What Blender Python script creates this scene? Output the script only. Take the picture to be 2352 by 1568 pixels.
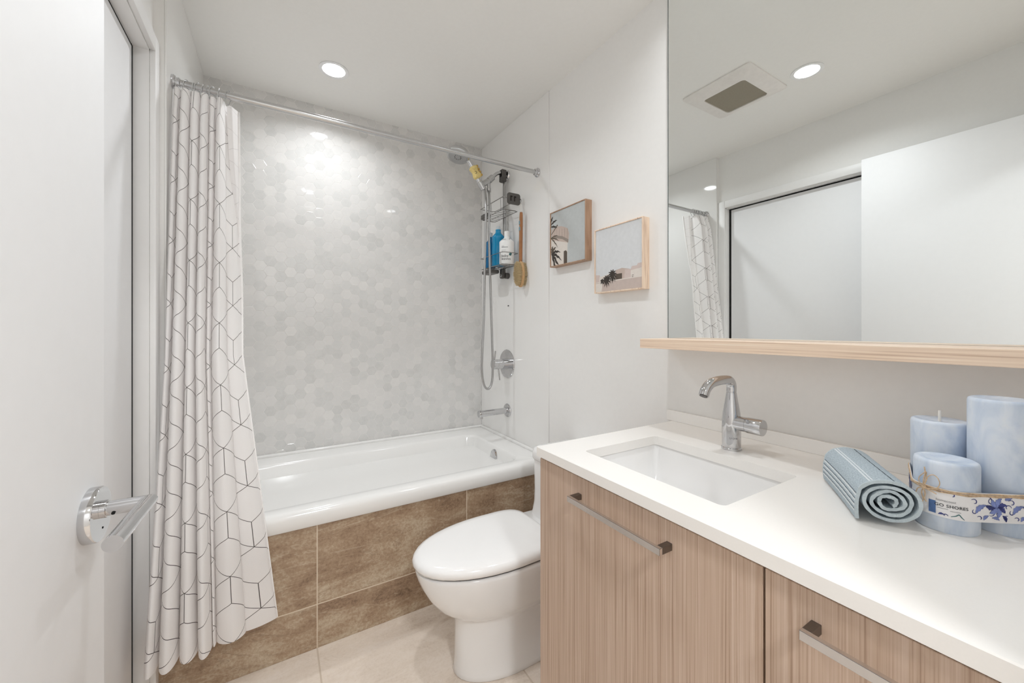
import bpy, bmesh, math, random
from math import sin, cos, pi, radians, sqrt, hypot
from mathutils import Vector, Matrix

for o in list(bpy.data.objects):
    bpy.data.objects.remove(o)
S = bpy.context.scene
COL = S.collection
random.seed(7)

# ------------------------------------------------------------------ camera, world, exposure
CAMZ = 1.2055
cam = bpy.data.cameras.new('camera')
cam.sensor_width = 36.0
cam.lens = 897.69 / 2352 * 36.0
cam.shift_y = -(784 - 753.45) / 2352
cam.clip_start = 0.01
co = bpy.data.objects.new('camera', cam)
COL.objects.link(co)
co.location = (0, 0, CAMZ)
co.rotation_euler = (radians(90), 0, radians(-31.0768))
S.camera = co

w = bpy.data.worlds.new('world')
S.world = w
w.use_nodes = True
w.node_tree.nodes['Background'].inputs[0].default_value = (0.9, 0.93, 1.0, 1)
w.node_tree.nodes['Background'].inputs[1].default_value = 0.3

S.view_settings.view_transform = 'Standard'
S.view_settings.look = 'None'
S.view_settings.gamma = 1
S.view_settings.use_curve_mapping = False
S.view_settings.exposure = 1.10
cy = S.cycles
cy.max_bounces = 14
cy.diffuse_bounces = 8
cy.glossy_bounces = 8
cy.use_denoising = True
cy.sample_clamp_indirect = 10.0

LAMP = 1.9           # watts of each ceiling lamp's beam
BEAM = 148           # its spread in degrees
LENS = 7.0           # emission of the lamps' frosted lenses
LAMP_XY = [(0.235, 2.04, 0.98), (0.240, 0.876, 1.00), (1.045, 0.60, 0.66)]
HALL_FILL = 74.0  # emission of the added fill lamp in the hall

# room
XL, XA, XR = -0.335, -0.3045, 1.2155     # left wall, tub alcove's left face, right wall
YB, YF, CL = 2.41, -0.10, 2.4385         # back wall, front wall, ceiling
YS = 1.657                               # where the alcove starts on the left

# ------------------------------------------------------------------ node helpers
class NT:
    def __init__(s, name):
        m = bpy.data.materials.new(name)
        m.use_nodes = True
        s.m, s.t = m, m.node_tree
        s.b = s.t.nodes['Principled BSDF']
    def n(s, typ, **kw):
        nd = s.t.nodes.new(typ)
        for k, v in kw.items():
            setattr(nd, k, v)
        return nd
    def put(s, sock, v):
        if isinstance(v, bpy.types.NodeSocket):
            s.t.links.new(v, sock)
        else:
            sock.default_value = v
    def ma(s, op, a, b=0.0, c=0.0):
        nd = s.n('ShaderNodeMath', operation=op)
        s.put(nd.inputs[0], a); s.put(nd.inputs[1], b); s.put(nd.inputs[2], c)
        return nd.outputs[0]
    def ramp(s, f, stops):
        nd = s.n('ShaderNodeValToRGB')
        s.put(nd.inputs[0], f)
        e = nd.color_ramp.elements
        while len(e) < len(stops):
            e.new(0.5)
        for q, (p, c) in zip(e, stops):
            q.position = p; q.color = (*c, 1) if len(c) == 3 else c
        return nd.outputs[0]
    def mix(s, f, a, b, typ='MIX'):
        nd = s.n('ShaderNodeMix', data_type='RGBA', blend_type=typ)
        s.put(nd.inputs[0], f)
        s.put(nd.inputs[6], a if isinstance(a, bpy.types.NodeSocket) else (*a, 1))
        s.put(nd.inputs[7], b if isinstance(b, bpy.types.NodeSocket) else (*b, 1))
        return nd.outputs[2]
    def noise(s, vec, scale, detail=3, rough=0.5, dist=0.0):
        nd = s.n('ShaderNodeTexNoise')
        if vec is not None: s.put(nd.inputs['Vector'], vec)
        nd.inputs['Scale'].default_value = scale
        nd.inputs['Detail'].default_value = detail
        nd.inputs['Roughness'].default_value = rough
        nd.inputs['Distortion'].default_value = dist
        return nd.outputs[0]
    def pos(s):
        return s.n('ShaderNodeNewGeometry').outputs['Position']
    def objc(s):
        return s.n('ShaderNodeTexCoord').outputs['Object']
    def uv(s):
        return s.n('ShaderNodeTexCoord').outputs['UV']
    def scale(s, v, k):
        nd = s.n('ShaderNodeVectorMath', operation='MULTIPLY')
        s.put(nd.inputs[0], v); nd.inputs[1].default_value = k
        return nd.outputs[0]
    def sep(s, v):
        nd = s.n('ShaderNodeSeparateXYZ'); s.put(nd.inputs[0], v)
        return nd.outputs[0], nd.outputs[1], nd.outputs[2]
    def comb(s, x, y, z=0.0):
        nd = s.n('ShaderNodeCombineXYZ')
        s.put(nd.inputs[0], x); s.put(nd.inputs[1], y); s.put(nd.inputs[2], z)
        return nd.outputs[0]
    def white(s, v):
        nd = s.n('ShaderNodeTexWhiteNoise'); s.put(nd.inputs['Vector'], v)
        return nd.outputs['Value']
    def bump(s, h, strength, dist=0.001):
        nd = s.n('ShaderNodeBump')
        nd.inputs['Strength'].default_value = strength
        nd.inputs['Distance'].default_value = dist
        s.put(nd.inputs['Height'], h)
        s.put(s.b.inputs['Normal'], nd.outputs[0])
    def set(s, **kw):
        for k, v in kw.items():
            s.put(s.b.inputs[k.replace('_', ' ')], v if not isinstance(v, tuple) else ((*v, 1) if len(v) == 3 else v))
        return s.m

def srgb(r, g, b):
    f = lambda c: (c / 255 / 12.92) if c / 255 <= 0.04045 else ((c / 255 + 0.055) / 1.055) ** 2.4
    return (f(r), f(g), f(b))

def plain(name, col, rough=0.5, metal=0.0, var=0.03, sc=40, bump=0.0, **kw):
    """a painted / moulded surface: small procedural mottling of the one colour"""
    t = NT(name)
    f = t.noise(t.objc(), sc, 3)
    lo = tuple(max(0, c * (1 - var)) for c in col); hi = tuple(min(1, c * (1 + var)) for c in col)
    t.set(Base_Color=t.ramp(f, [(0.3, lo), (0.7, hi)]), Roughness=rough, Metallic=metal)
    if bump: t.bump(f, bump)
    for k, v in kw.items():
        t.b.inputs[k].default_value = v
    return t.m

M = {}
M['paint'] = plain('wall_paint', srgb(239, 238, 236), 0.55, sc=60, var=0.008, bump=0.05)
M['ceil'] = plain('ceiling_paint', srgb(241, 240, 237), 0.7, sc=60, var=0.008, bump=0.05)
M['door'] = plain('door_paint', srgb(240, 240, 241), 0.55, var=0.006)
M['casing'] = plain('casing_paint', srgb(238, 237, 236), 0.4, var=0.006)
M['gap_black'] = plain('black_gap_and_fittings', (0.003, 0.003, 0.003), 0.8)  # painted shade of the closed door's gap; small black fittings share it
M['panel'] = plain('gloss_wall_panel', srgb(238, 237, 235), 0.06, var=0.006, sc=9)
M['chrome'] = plain('chrome', (0.62, 0.62, 0.63), 0.05, 1.0, var=0.01)
M['satin'] = plain('satin_chrome', (0.56, 0.56, 0.56), 0.22, 1.0, var=0.02)
M['nickel'] = plain('brushed_nickel', (0.20, 0.18, 0.165), 0.36, 1.0, var=0.04)
M['barmetal'] = plain('pale_nickel', (0.80, 0.78, 0.76), 0.27, 1.0, var=0.03)
M['aluminium'] = plain('aluminium', (0.46, 0.46, 0.46), 0.34, 1.0, var=0.03)
M['dkplastic'] = plain('dark_grey_plastic', srgb(88, 85, 82), 0.45)
M['dkwire'] = plain('grey_wire', (0.33, 0.32, 0.31), 0.3, 1.0)
M['ceramic'] = plain('white_ceramic', srgb(240, 239, 238), 0.07, var=0.004, sc=6)
M['acrylic'] = plain('white_tub_enamel', srgb(238, 237, 235), 0.12, var=0.004, sc=6)
M['seat'] = plain('toilet_seat_plastic', srgb(243, 242, 241), 0.12, var=0.004, sc=6)
M['quartz'] = plain('white_quartz', srgb(241, 238, 234), 0.22, var=0.006, sc=300)
M['lampring'] = plain('white_lamp_ring', srgb(240, 240, 240), 0.35)
M['fanplate'] = plain('white_fan_plate', srgb(234, 230, 226), 0.4)
M['plinth'] = plain('dark_plinth', srgb(60, 52, 46), 0.6)
M['gap'] = plain('dark_gap', srgb(40, 32, 28), 0.8)  # dark colour for the shade in gaps; the caddy slots share it
M['caulk'] = plain('white_caulk', srgb(236, 235, 232), 0.3)
M['blue'] = plain('blue_soap', srgb(0, 134, 182), 0.12, var=0.1, sc=20)
M['dkblue'] = plain('deep_blue_soap', srgb(2, 104, 156), 0.12, var=0.1, sc=20)
M['clear'] = plain('cloudy_cap', srgb(205, 212, 216), 0.15)
M['whiteplastic'] = plain('white_bottle_plastic', srgb(238, 239, 238), 0.3)
M['ink'] = plain('dark_ink', srgb(38, 40, 44), 0.6)
M['greyink'] = plain('grey_ink', srgb(128, 128, 132), 0.6)
M['tealink'] = plain('teal_ink', srgb(62, 110, 112), 0.6)
M['brushwood'] = plain('brown_handle_wood', srgb(158, 106, 64), 0.45, var=0.15, sc=30)
M['palewood'] = plain('pale_beech', srgb(196, 158, 112), 0.5, var=0.06)
M['bristle'] = plain('cream_bristles', srgb(206, 186, 146), 0.7, var=0.12, sc=120)
M['bluepaint'] = plain('blue_marking', srgb(110, 150, 165), 0.5)
M['yellow'] = plain('yellow_foam', srgb(228, 206, 138), 0.8, var=0.12, sc=90, bump=0.4)
M['yellowdark'] = plain('ochre_foam', srgb(198, 160, 84), 0.8, var=0.15, sc=90)
M['paper'] = plain('white_paper_band', srgb(236, 234, 234), 0.55)
M['navy'] = plain('navy_print', srgb(58, 66, 128), 0.6, var=0.2, sc=90)
M['midblue'] = plain('mid_blue_print', srgb(120, 134, 188), 0.6, var=0.2, sc=90)
M['bluelabel'] = plain('blue_label_print', srgb(86, 116, 166), 0.6, var=0.15, sc=90)
M['twine'] = plain('jute_twine', srgb(204, 178, 148), 0.9, var=0.2, sc=300, bump=0.5)
M['wick'] = plain('white_wick', srgb(232, 228, 220), 0.9)

def lamp_mat(name, strength, col=(0.965, 1.0, 1.03)):
    t = NT(name)
    f = t.noise(t.objc(), 20, 1)
    c = t.ramp(f, [(0.3, tuple(x * .985 for x in col)), (0.7, col)])
    t.put(t.b.inputs['Emission Color'], c)
    t.b.inputs['Emission Strength'].default_value = strength
    t.set(Base_Color=(0.9, 0.9, 0.9))
    return t.m

def mirror_mat():
    t = NT('mirror_silver')
    f = t.noise(t.objc(), 3, 1)
    t.set(Base_Color=t.ramp(f, [(0.3, (0.865, 0.885, 0.875)), (0.7, (0.87, 0.89, 0.88))]), Metallic=1.0, Roughness=0.0)
    return t.m
M['mirror'] = mirror_mat()
M['mirroredge'] = plain('mirror_edge', srgb(96, 104, 104), 0.2, 0.3)

def grain_mat(name, stops, stretch, fine, rough=0.45):
    """wood laminate; stretch = object-space scale, small along the grain"""
    t = NT(name)
    p = t.objc()
    a = t.noise(t.scale(p, stretch), 1.0, 4, 0.6)
    b = t.noise(t.scale(p, tuple(q * fine for q in stretch)), 1.0, 2, 0.5)
    f = t.ma('ADD', t.ma('MULTIPLY', a, 0.5), t.ma('MULTIPLY', b, 0.5))
    t.set(Base_Color=t.ramp(f, stops), Roughness=rough)
    t.bump(b, 0.12, 0.0005)
    return t.m
G1 = [(0.34, srgb(160, 133, 113)), (0.46, srgb(188, 163, 143)), (0.56, srgb(196, 172, 154)), (0.68, srgb(209, 188, 171))]
G2 = [(0.33, srgb(198, 166, 141)), (0.46, srgb(234, 209, 186)), (0.56, srgb(243, 220, 197)), (0.68, srgb(250, 234, 216))]
G3 = [(0.33, srgb(140, 108, 84)), (0.48, srgb(172, 138, 112)), (0.6, srgb(184, 152, 126)), (0.7, srgb(198, 168, 142))]
M['oak'] = grain_mat('oak_laminate_vertical', G1, (60, 170, 1.4), 2.8)
M['oakshelf'] = grain_mat('oak_laminate_horizontal', G2, (90, 1.5, 120), 2.2)
M['framewood'] = grain_mat('frame_wood', G3, (70, 70, 4), 2.5)
M['framewood2'] = grain_mat('pale_frame_wood', G2, (70, 70, 4), 2.5)

def hex_mat():
    t = NT('hexagon_marble_tile')
    x, y, z = t.sep(t.pos())
    u = t.ma('DIVIDE', t.ma('SUBTRACT', x, 0.3897), 0.0463)       # column spacing
    v = t.ma('DIVIDE', t.ma('SUBTRACT', z, 1.8457), 0.0525)       # row pitch
    # two interleaved rectangular lattices of period (2, 1)
    def cell(du, dv):
        uu = t.ma('SUBTRACT', u, du); vv = t.ma('SUBTRACT', v, dv)
        iu = t.ma('ROUND', t.ma('MULTIPLY', uu, 0.5)); iv = t.ma('ROUND', vv)
        lu = t.ma('SUBTRACT', uu, t.ma('MULTIPLY', iu, 2.0)); lv = t.ma('SUBTRACT', vv, iv)
        # units: row pitch = 1 -> x in row pitches = lu*0.866
        ax = t.ma('ABSOLUTE', t.ma('MULTIPLY', lu, 0.8660254)); ay = t.ma('ABSOLUTE', lv)
        d = t.ma('MAXIMUM', ay, t.ma('ADD', t.ma('MULTIPLY', ay, 0.5), t.ma('MULTIPLY', ax, 0.8660254)))
        idv = t.ma('ADD', t.ma('MULTIPLY', iu, 7.13), t.ma('ADD', t.ma('MULTIPLY', iv, 3.71), du * 1.9 + 0.37))
        return d, idv
    d1, i1 = cell(0, 0)
    d2, i2 = cell(1, 0.5)
    sel = t.ma('LESS_THAN', d1, d2)
    d = t.ma('MINIMUM', d1, d2)
    idn = t.ma('ADD', t.ma('MULTIPLY', i1, sel), t.ma('MULTIPLY', i2, t.ma('SUBTRACT', 1.0, sel)))
    r = t.white(t.comb(idn, 0.5, 0.25))
    r2 = t.white(t.comb(idn, 3.5, 9.25))
    r3 = t.white(t.comb(idn, 13.5, 2.25))
    # marble veining, shifted per tile
    pv = t.comb(t.ma('ADD', x, t.ma('MULTIPLY', r, 17.0)), t.ma('MULTIPLY', r2, 9.0), z)
    n1 = t.noise(pv, 22, 5, 0.6, 1.2)
    n2 = t.noise(pv, 90, 3)
    f = t.ma('ADD', t.ma('MULTIPLY', r, 0.55), t.ma('ADD', t.ma('MULTIPLY', n1, 0.5), t.ma('MULTIPLY', n2, 0.15)))
    tile = t.ramp(f, [(0.2, srgb(204, 203, 201)), (0.45, srgb(215, 214, 212)), (0.75, srgb(221, 219, 217)), (1.0, srgb(227, 225, 222))])
    grout = t.ma('GREATER_THAN', d, 0.481)
    soft = t.n('ShaderNodeMapRange'); soft.inputs[1].default_value = 0.465; soft.inputs[2].default_value = 0.484
    t.put(soft.inputs[0], d)
    t.set(Base_Color=t.mix(grout, tile, srgb(233, 231, 228)),
          Roughness=0.42, Coat_Weight=t.ma('SUBTRACT', 0.6, t.ma('MULTIPLY', grout, 0.55)), Coat_Roughness=0.035, Specular_IOR_Level=0.15)
    h = t.ma('SUBTRACT', 1.0, soft.outputs[0])
    # each tile lies a little out of true
    tilt = t.ma('ADD', t.ma('MULTIPLY', t.ma('SUBTRACT', r2, 0.5), x), t.ma('MULTIPLY', t.ma('SUBTRACT', r3, 0.5), z))
    h = t.ma('ADD', t.ma('MULTIPLY', h, 0.0004), t.ma('MULTIPLY', tilt, 0.007))
    nd = t.n('ShaderNodeBump'); nd.inputs['Strength'].default_value = 1.0; nd.inputs['Distance'].default_value = 1.0
    t.put(nd.inputs['Height'], h); t.put(t.b.inputs['Normal'], nd.outputs[0]); t.put(t.b.inputs['Coat Normal'], nd.outputs[0])
    return t.m
M['hex'] = hex_mat()

def stone_mat(name, axis, u0, us, v0, vs, stops, vein, groutcol, gw=0.0028, rough=0.35):
    """large stone-look tiles in a grid, with banded veins; axis picks the two world axes of the face"""
    t = NT(name)
    x, y, z = t.sep(t.pos())
    a, b = (x, z) if axis == 'xz' else (x, y)
    gu = t.ma('DIVIDE', t.ma('SUBTRACT', a, u0), us); gv = t.ma('DIVIDE', t.ma('SUBTRACT', b, v0), vs)
    iu, iv = t.ma('FLOOR', gu), t.ma('FLOOR', gv)
    du = t.ma('MULTIPLY', t.ma('ABSOLUTE', t.ma('SUBTRACT', gu, t.ma('ROUND', gu))), us)
    dv = t.ma('MULTIPLY', t.ma('ABSOLUTE', t.ma('SUBTRACT', gv, t.ma('ROUND', gv))), vs)
    grout = t.ma('LESS_THAN', t.ma('MINIMUM', du, dv), gw)
    r = t.white(t.comb(iu, iv, 0.3)); r2 = t.white(t.comb(iu, iv, 7.3))
    p = t.comb(t.ma('ADD', a, t.ma('MULTIPLY', r, 31.0)), t.ma('ADD', b, t.ma('MULTIPLY', r2, 23.0)), t.ma('MULTIPLY', r, 5.0))
    band = t.noise(t.scale(p, vein), 1.0, 6, 0.62, 1.4)
    cloud = t.noise(p, 7, 5, 0.62, 0.6)
    spk = t.noise(p, 95, 4, 0.75)
    f = t.ma('ADD', t.ma('MULTIPLY', band, 0.34), t.ma('ADD', t.ma('MULTIPLY', cloud, 0.36), t.ma('MULTIPLY', spk, 0.30)))
    col = t.ramp(f, stops)
    # thin pale and dark veins wandering along the tile
    vn = t.ma('ABSOLUTE', t.ma('SUBTRACT', t.noise(t.scale(p, (vein[0] * 1.5, vein[1] * .8, 4)), 1.0, 5, 0.6, 1.1), 0.5))
    lite = t.ma('MULTIPLY', t.ma('LESS_THAN', vn, 0.007), 0.35)
    dark = t.ma('MULTIPLY', t.ma('LESS_THAN', t.ma('ABSOLUTE', t.ma('SUBTRACT', vn, 0.06)), 0.004), 0.30)
    col = t.mix(lite, col, stops[-1][1])
    col = t.mix(dark, col, stops[0][1])
    fleck = t.ma('MULTIPLY', t.ma('GREATER_THAN', t.noise(p, 38, 3, 0.7, 1.5), 0.66), 0.28)
    col = t.mix(fleck, col, stops[-1][1])
    t.set(Base_Color=t.mix(grout, col, groutcol), Roughness=t.ma('ADD', rough, t.ma('MULTIPLY', grout, 0.4)))
    t.bump(t.ma('SUBTRACT', 1.0, grout), 0.3, 0.001)
    return t.m
M['apron'] = stone_mat('brown_stone_tile', 'xz', 0.1315, 0.6152, 0.165, 0.318,
    [(0.37, srgb(116, 93, 74)), (0.45, srgb(154, 128, 104)), (0.51, srgb(170, 146, 121)), (0.56, srgb(184, 164, 140)), (0.63, srgb(204, 190, 168))],
    (1.3, 9, 5), srgb(220, 206, 186), gw=0.0019)
M['floor'] = stone_mat('beige_stone_tile', 'xy', 0.1315, 0.6152, 1.045, 0.61,
    [(0.34, srgb(208, 192, 176)), (0.45, srgb(230, 217, 203)), (0.53, srgb(236, 224, 211)), (0.66, srgb(242, 232, 222))],
    (2, 13, 6), srgb(212, 197, 180), rough=0.3)

def curtain_mat():
    t = NT('printed_curtain_cloth')
    u, v, _ = t.sep(t.uv())
    W, A, H = 0.084, 0.083, 0.0605
    P = 2 * H + A
    x = t.n('ShaderNodeMath', operation='PINGPONG'); t.put(x.inputs[0], u); x.inputs[1].default_value = W
    x = x.outputs[0]
    hx = t.ma('MULTIPLY', x, H / W)
    def dist(e):      # distance of e from the nearest multiple of P
        return t.ma('ABSOLUTE', t.ma('SUBTRACT', e, t.ma('MULTIPLY', t.ma('ROUND', t.ma('DIVIDE', e, P)), P)))
    k = W / hypot(W, H)
    d1 = t.ma('MULTIPLY', dist(t.ma('ADD', v, hx)), k)
    d2 = t.ma('MULTIPLY', dist(t.ma('ADD', t.ma('ADD', v, hx), A)), k)
    d3 = t.ma('MULTIPLY', dist(t.ma('SUBTRACT', v, hx)), k)
    def inside(e, lo, hi):   # 1 where (e mod P) lies in lo..hi
        m = t.n('ShaderNodeMath', operation='FLOORED_MODULO'); t.put(m.inputs[0], e); m.inputs[1].default_value = P
        return t.ma('MULTIPLY', t.ma('GREATER_THAN', m.outputs[0], lo), t.ma('LESS_THAN', m.outputs[0], hi))
    va = t.ma('ADD', x, t.ma('MULTIPLY', t.ma('SUBTRACT', 1.0, inside(v, P - A, P)), 1.0))
    vb = t.ma('ADD', t.ma('SUBTRACT', W, x), t.ma('SUBTRACT', 1.0, inside(v, P - A - H, P - H)))
    d = t.ma('MINIMUM', t.ma('MINIMUM', d1, d2), t.ma('MINIMUM', d3, t.ma('MINIMUM', va, vb)))
    line = t.ma('LESS_THAN', d, 0.00085)
    geo = t.n('ShaderNodeNewGeometry')
    back = geo.outputs['Backfacing']
    line = t.ma('MULTIPLY', line, t.ma('SUBTRACT', 1.0, t.ma('MULTIPLY', back, 0.82)))
    wv = t.noise(t.scale(t.uv(), (900, 900, 1)), 1.0, 2)
    cloth = t.ramp(wv, [(0.3, srgb(246, 243, 242)), (0.7, srgb(252, 250, 249))])
    c = t.mix(line, cloth, srgb(96, 90, 88))
    t.set(Base_Color=c, Roughness=0.8)
    t.bump(wv, 0.08)
    tr = t.n('ShaderNodeBsdfTranslucent'); t.put(tr.inputs[0], c)
    mx = t.n('ShaderNodeMixShader'); mx.inputs[0].default_value = 0.22
    out = t.t.nodes['Material Output']
    t.t.links.new(t.b.outputs[0], mx.inputs[1]); t.t.links.new(tr.outputs[0], mx.inputs[2])
    t.t.links.new(mx.outputs[0], out.inputs[0])
    return t.m
M['curtain'] = curtain_mat()
M['hem'] = plain('curtain_hem', srgb(246, 244, 243), 0.8)

def towel_mat():
    t = NT('terry_towel')
    u, v, _ = t.sep(t.uv())
    n = t.noise(t.scale(t.uv(), (420, 420, 1)), 1.0, 3, 0.7)
    base = t.ramp(n, [(0.3, srgb(150, 166, 176)), (0.5, srgb(182, 196, 205)), (0.72, srgb(212, 222, 228))])
    def band(c, w):
        return t.ma('LESS_THAN', t.ma('ABSOLUTE', t.ma('SUBTRACT', u, c)), w)
    c = base
    for s in (0.012, 0.021, 0.030, 0.039):
        c = t.mix(band(s, 0.0018), c, srgb(226, 232, 235))
        c = t.mix(band(s + 0.0030, 0.0009), c, srgb(100, 112, 124))
    c = t.mix(band(0.0715, 0.0011), c, srgb(228, 234, 238))
    c = t.mix(band(0.0755, 0.0009), c, srgb(226, 232, 236))
    c = t.mix(band(0.103, 0.0011), c, srgb(72, 84, 92))
    edge = t.ma('LESS_THAN', t.ma('MINIMUM', v, t.ma('SUBTRACT', 0.2, v)), 0.0035)
    c = t.mix(edge, c, srgb(196, 208, 214))
    t.set(Base_Color=c, Roughness=0.95)
    t.bump(n, 0.9, 0.002)
    return t.m
M['towel'] = towel_mat()

def candle_mat():
    t = NT('pale_blue_wax')
    p = t.objc()
    n = t.noise(t.scale(p, (26, 26, 12)), 1.0, 4, 0.55, 0.8)
    c = t.ramp(n, [(0.3, srgb(182, 197, 218)), (0.46, srgb(204, 215, 230)), (0.60, srgb(218, 226, 237)), (0.75, srgb(228, 233, 238))])
    t.set(Base_Color=c, Roughness=0.42)
    t.b.inputs['Subsurface Weight'].default_value = 0.25
    t.b.inputs['Subsurface Radius'].default_value = (0.006, 0.007, 0.009)
    return t.m
M['wax'] = candle_mat()

def grille_mat():
    t = NT('fan_mesh')
    x, y, z = t.sep(t.pos())
    f = t.ma('MULTIPLY', t.ma('ABSOLUTE', t.ma('SINE', t.ma('MULTIPLY', x, 900))), t.ma('ABSOLUTE', t.ma('SINE', t.ma('MULTIPLY', y, 900))))
    t.set(Base_Color=t.ramp(f, [(0.1, srgb(178, 170, 154)), (0.6, srgb(112, 104, 88))]), Roughness=0.7)
    return t.m
M['grille'] = grille_mat()

def flat(name, rgb):
    return plain(name, srgb(*rgb), 0.5, var=0.03, sc=60)
for k, c in dict(p_sky=(190, 194, 194), p_sky2=(216, 218, 220), p_white=(222, 214, 206), p_pink=(196, 178, 168), p_band=(150, 138, 128),
                 p_palm=(52, 44, 38), p_palm2=(92, 80, 68), p_wall=(198, 182, 174), p_light=(226, 218, 210), p_dark=(88, 76, 66),
                 p_rose=(208, 192, 186)).items():
    M[k] = flat('print_' + k[2:], c)

# ------------------------------------------------------------------ object helpers
W = {}          # world matrices of what has been built (locations and z rotations only)

def finish(bm, name, mats, smooth=True, angle=38):
    me = bpy.data.meshes.new(name)
    bmesh.ops.recalc_face_normals(bm, faces=bm.faces)
    bm.to_mesh(me); bm.free()
    for m in (mats if isinstance(mats, (list, tuple)) else [mats]):
        me.materials.append(M[m])
    if smooth:
        me.polygons.foreach_set('use_smooth', [True] * len(me.polygons))
        me.set_sharp_from_angle(angle=radians(angle))
    return me

def obj(name, bm, mats, parent=None, label=None, local=False, smooth=True, angle=38, recalc=True):
    """link one mesh object; verts are world coordinates unless local"""
    if parent is None:
        bm.verts.ensure_lookup_table()
        xs = [v.co for v in bm.verts]
        lo = Vector([min(c[i] for c in xs) for i in range(3)]); hi = Vector([max(c[i] for c in xs) for i in range(3)])
        loc = Vector(((lo.x + hi.x) / 2, (lo.y + hi.y) / 2, lo.z))
        bmesh.ops.translate(bm, verts=bm.verts, vec=-loc)
    elif not local:
        bmesh.ops.transform(bm, matrix=W[parent].inverted(), verts=bm.verts)
    o = bpy.data.objects.new(name, finish(bm, name, mats, smooth, angle))
    COL.objects.link(o)
    if parent is None:
        o.location = loc
        W[o] = Matrix.Translation(loc)
    else:
        o.parent = parent
        W[o] = W[parent].copy()
    if label: o['label'] = label
    return o

def tag(o, label, cat, group=None):
    o['label'] = label; o['category'] = cat
    if group: o['group'] = group
    return o

def thing(name, label, cat, loc=(0, 0, 0), rz=0.0, group=None):
    o = bpy.data.objects.new(name, None)
    COL.objects.link(o)
    o.location = loc; o.rotation_euler = (0, 0, rz)
    o.empty_display_size = 0.05
    W[o] = Matrix.Translation(loc) @ Matrix.Rotation(rz, 4, 'Z')
    if label: tag(o, label, cat, group)
    return o

def struct(name, bm, mats, parent=None, **kw):
    o = obj(name, bm, mats, parent, **kw)
    if parent is None: o['kind'] = 'structure'
    return o

def B():
    return bmesh.new()

def box(bm, lo, hi, bev=0.0, seg=2, mi=0):
    lo, hi = Vector(lo), Vector(hi)
    g = bmesh.ops.create_cube(bm, size=1.0)
    vs = g['verts']
    for v in vs:
        v.co = Vector([(lo[i] + hi[i]) / 2 + v.co[i] * (hi[i] - lo[i]) for i in range(3)])
    fs = {f for v in vs for f in v.link_faces}
    for f in fs: f.material_index = mi
    if bev:
        es = {e for v in vs for e in v.link_edges}
        bmesh.ops.bevel(bm, geom=list(es), offset=bev, segments=seg, profile=0.5, affect='EDGES')
    return bm

def loft(bm, rings, cap0=True, cap1=True, closed=True, mi=0, uvs=None):
    R = [[bm.verts.new(p) for p in r] for r in rings]
    n = len(R[0])
    for a, b in zip(R, R[1:]):
        for i in range(n if closed else n - 1):
            j = (i + 1) % n
            f = bm.faces.new((a[i], a[j], b[j], b[i])); f.material_index = mi
    if cap0: bm.faces.new(list(reversed(R[0]))).material_index = mi
    if cap1: bm.faces.new(R[-1]).material_index = mi
    return R

def lathe(bm, prof, c, axis=(0, 0, 1), n=32, cap0=True, cap1=True, mi=0, sx=1.0, sy=1.0):
    """prof = [(radius, height)], swept about axis through c"""
    ax = Vector(axis).normalized()
    t = Vector((1, 0, 0)) if abs(ax.x) < 0.9 else Vector((0, 1, 0))
    e1 = (t - ax * t.dot(ax)).normalized(); e2 = ax.cross(e1)
    c = Vector(c)
    rings = [[c + ax * h + e1 * (r * sx * cos(2 * pi * i / n)) + e2 * (r * sy * sin(2 * pi * i / n)) for i in range(n)] for r, h in prof]
    loft(bm, rings, cap0, cap1, mi=mi)
    return bm

def cyl(bm, p0, p1, r, n=20, bev=0.0, mi=0):
    p0, p1 = Vector(p0), Vector(p1)
    L = (p1 - p0).length
    prof = [(r, 0), (r, L)] if not bev else [(r - bev, 0), (r, bev), (r, L - bev), (r - bev, L)]
    lathe(bm, prof, p0, p1 - p0, n, mi=mi)
    return bm

def smoothpts(pts, k=6, closed=False):
    pts = [Vector(p) for p in pts]
    out = []
    n = len(pts)
    for i in range(n if closed else n - 1):
        p0 = pts[i - 1] if (i > 0 or closed) else pts[0] * 2 - pts[1]
        p1 = pts[i]; p2 = pts[(i + 1) % n]
        p3 = pts[(i + 2) % n] if (i + 2 < n or closed) else p2 * 2 - p1
        for j in range(k):
            t = j / k
            out.append(0.5 * ((2 * p1) + (p2 - p0) * t + (2 * p0 - 5 * p1 + 4 * p2 - p3) * t * t + (3 * p1 - p0 - 3 * p2 + p3) * t ** 3))
    if not closed: out.append(pts[-1])
    return out

def tube(bm, pts, r, n=12, closed=False, mi=0, caps=True):
    pts = [Vector(p) for p in pts]
    m = len(pts)
    rr = r if isinstance(r, (list, tuple)) else [r] * m
    tang = []
    for i in range(m):
        a = pts[i - 1] if (i or closed) else pts[0]
        b = pts[(i + 1) % m] if (i < m - 1 or closed) else pts[-1]
        tang.append((b - a).normalized())
    up = Vector((0, 0, 1)) if abs(tang[0].z) < 0.9 else Vector((1, 0, 0))
    nrm = (up - tang[0] * up.dot(tang[0])).normalized()
    rings = []
    for i in range(m):
        nrm = (nrm - tang[i] * nrm.dot(tang[i])).normalized()
        bi = tang[i].cross(nrm)
        rings.append([pts[i] + nrm * (rr[i] * cos(2 * pi * j / n)) + bi * (rr[i] * sin(2 * pi * j / n)) for j in range(n)])
    if closed:
        rings.append(rings[0])
        R = [[bm.verts.new(p) for p in q] for q in rings[:-1]]
        R.append(R[0])
        for a, b in zip(R, R[1:]):
            for i in range(n):
                j = (i + 1) % n
                bm.faces.new((a[i], a[j], b[j], b[i])).material_index = mi
    else:
        loft(bm, rings, caps, caps, mi=mi)
    return bm

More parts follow.
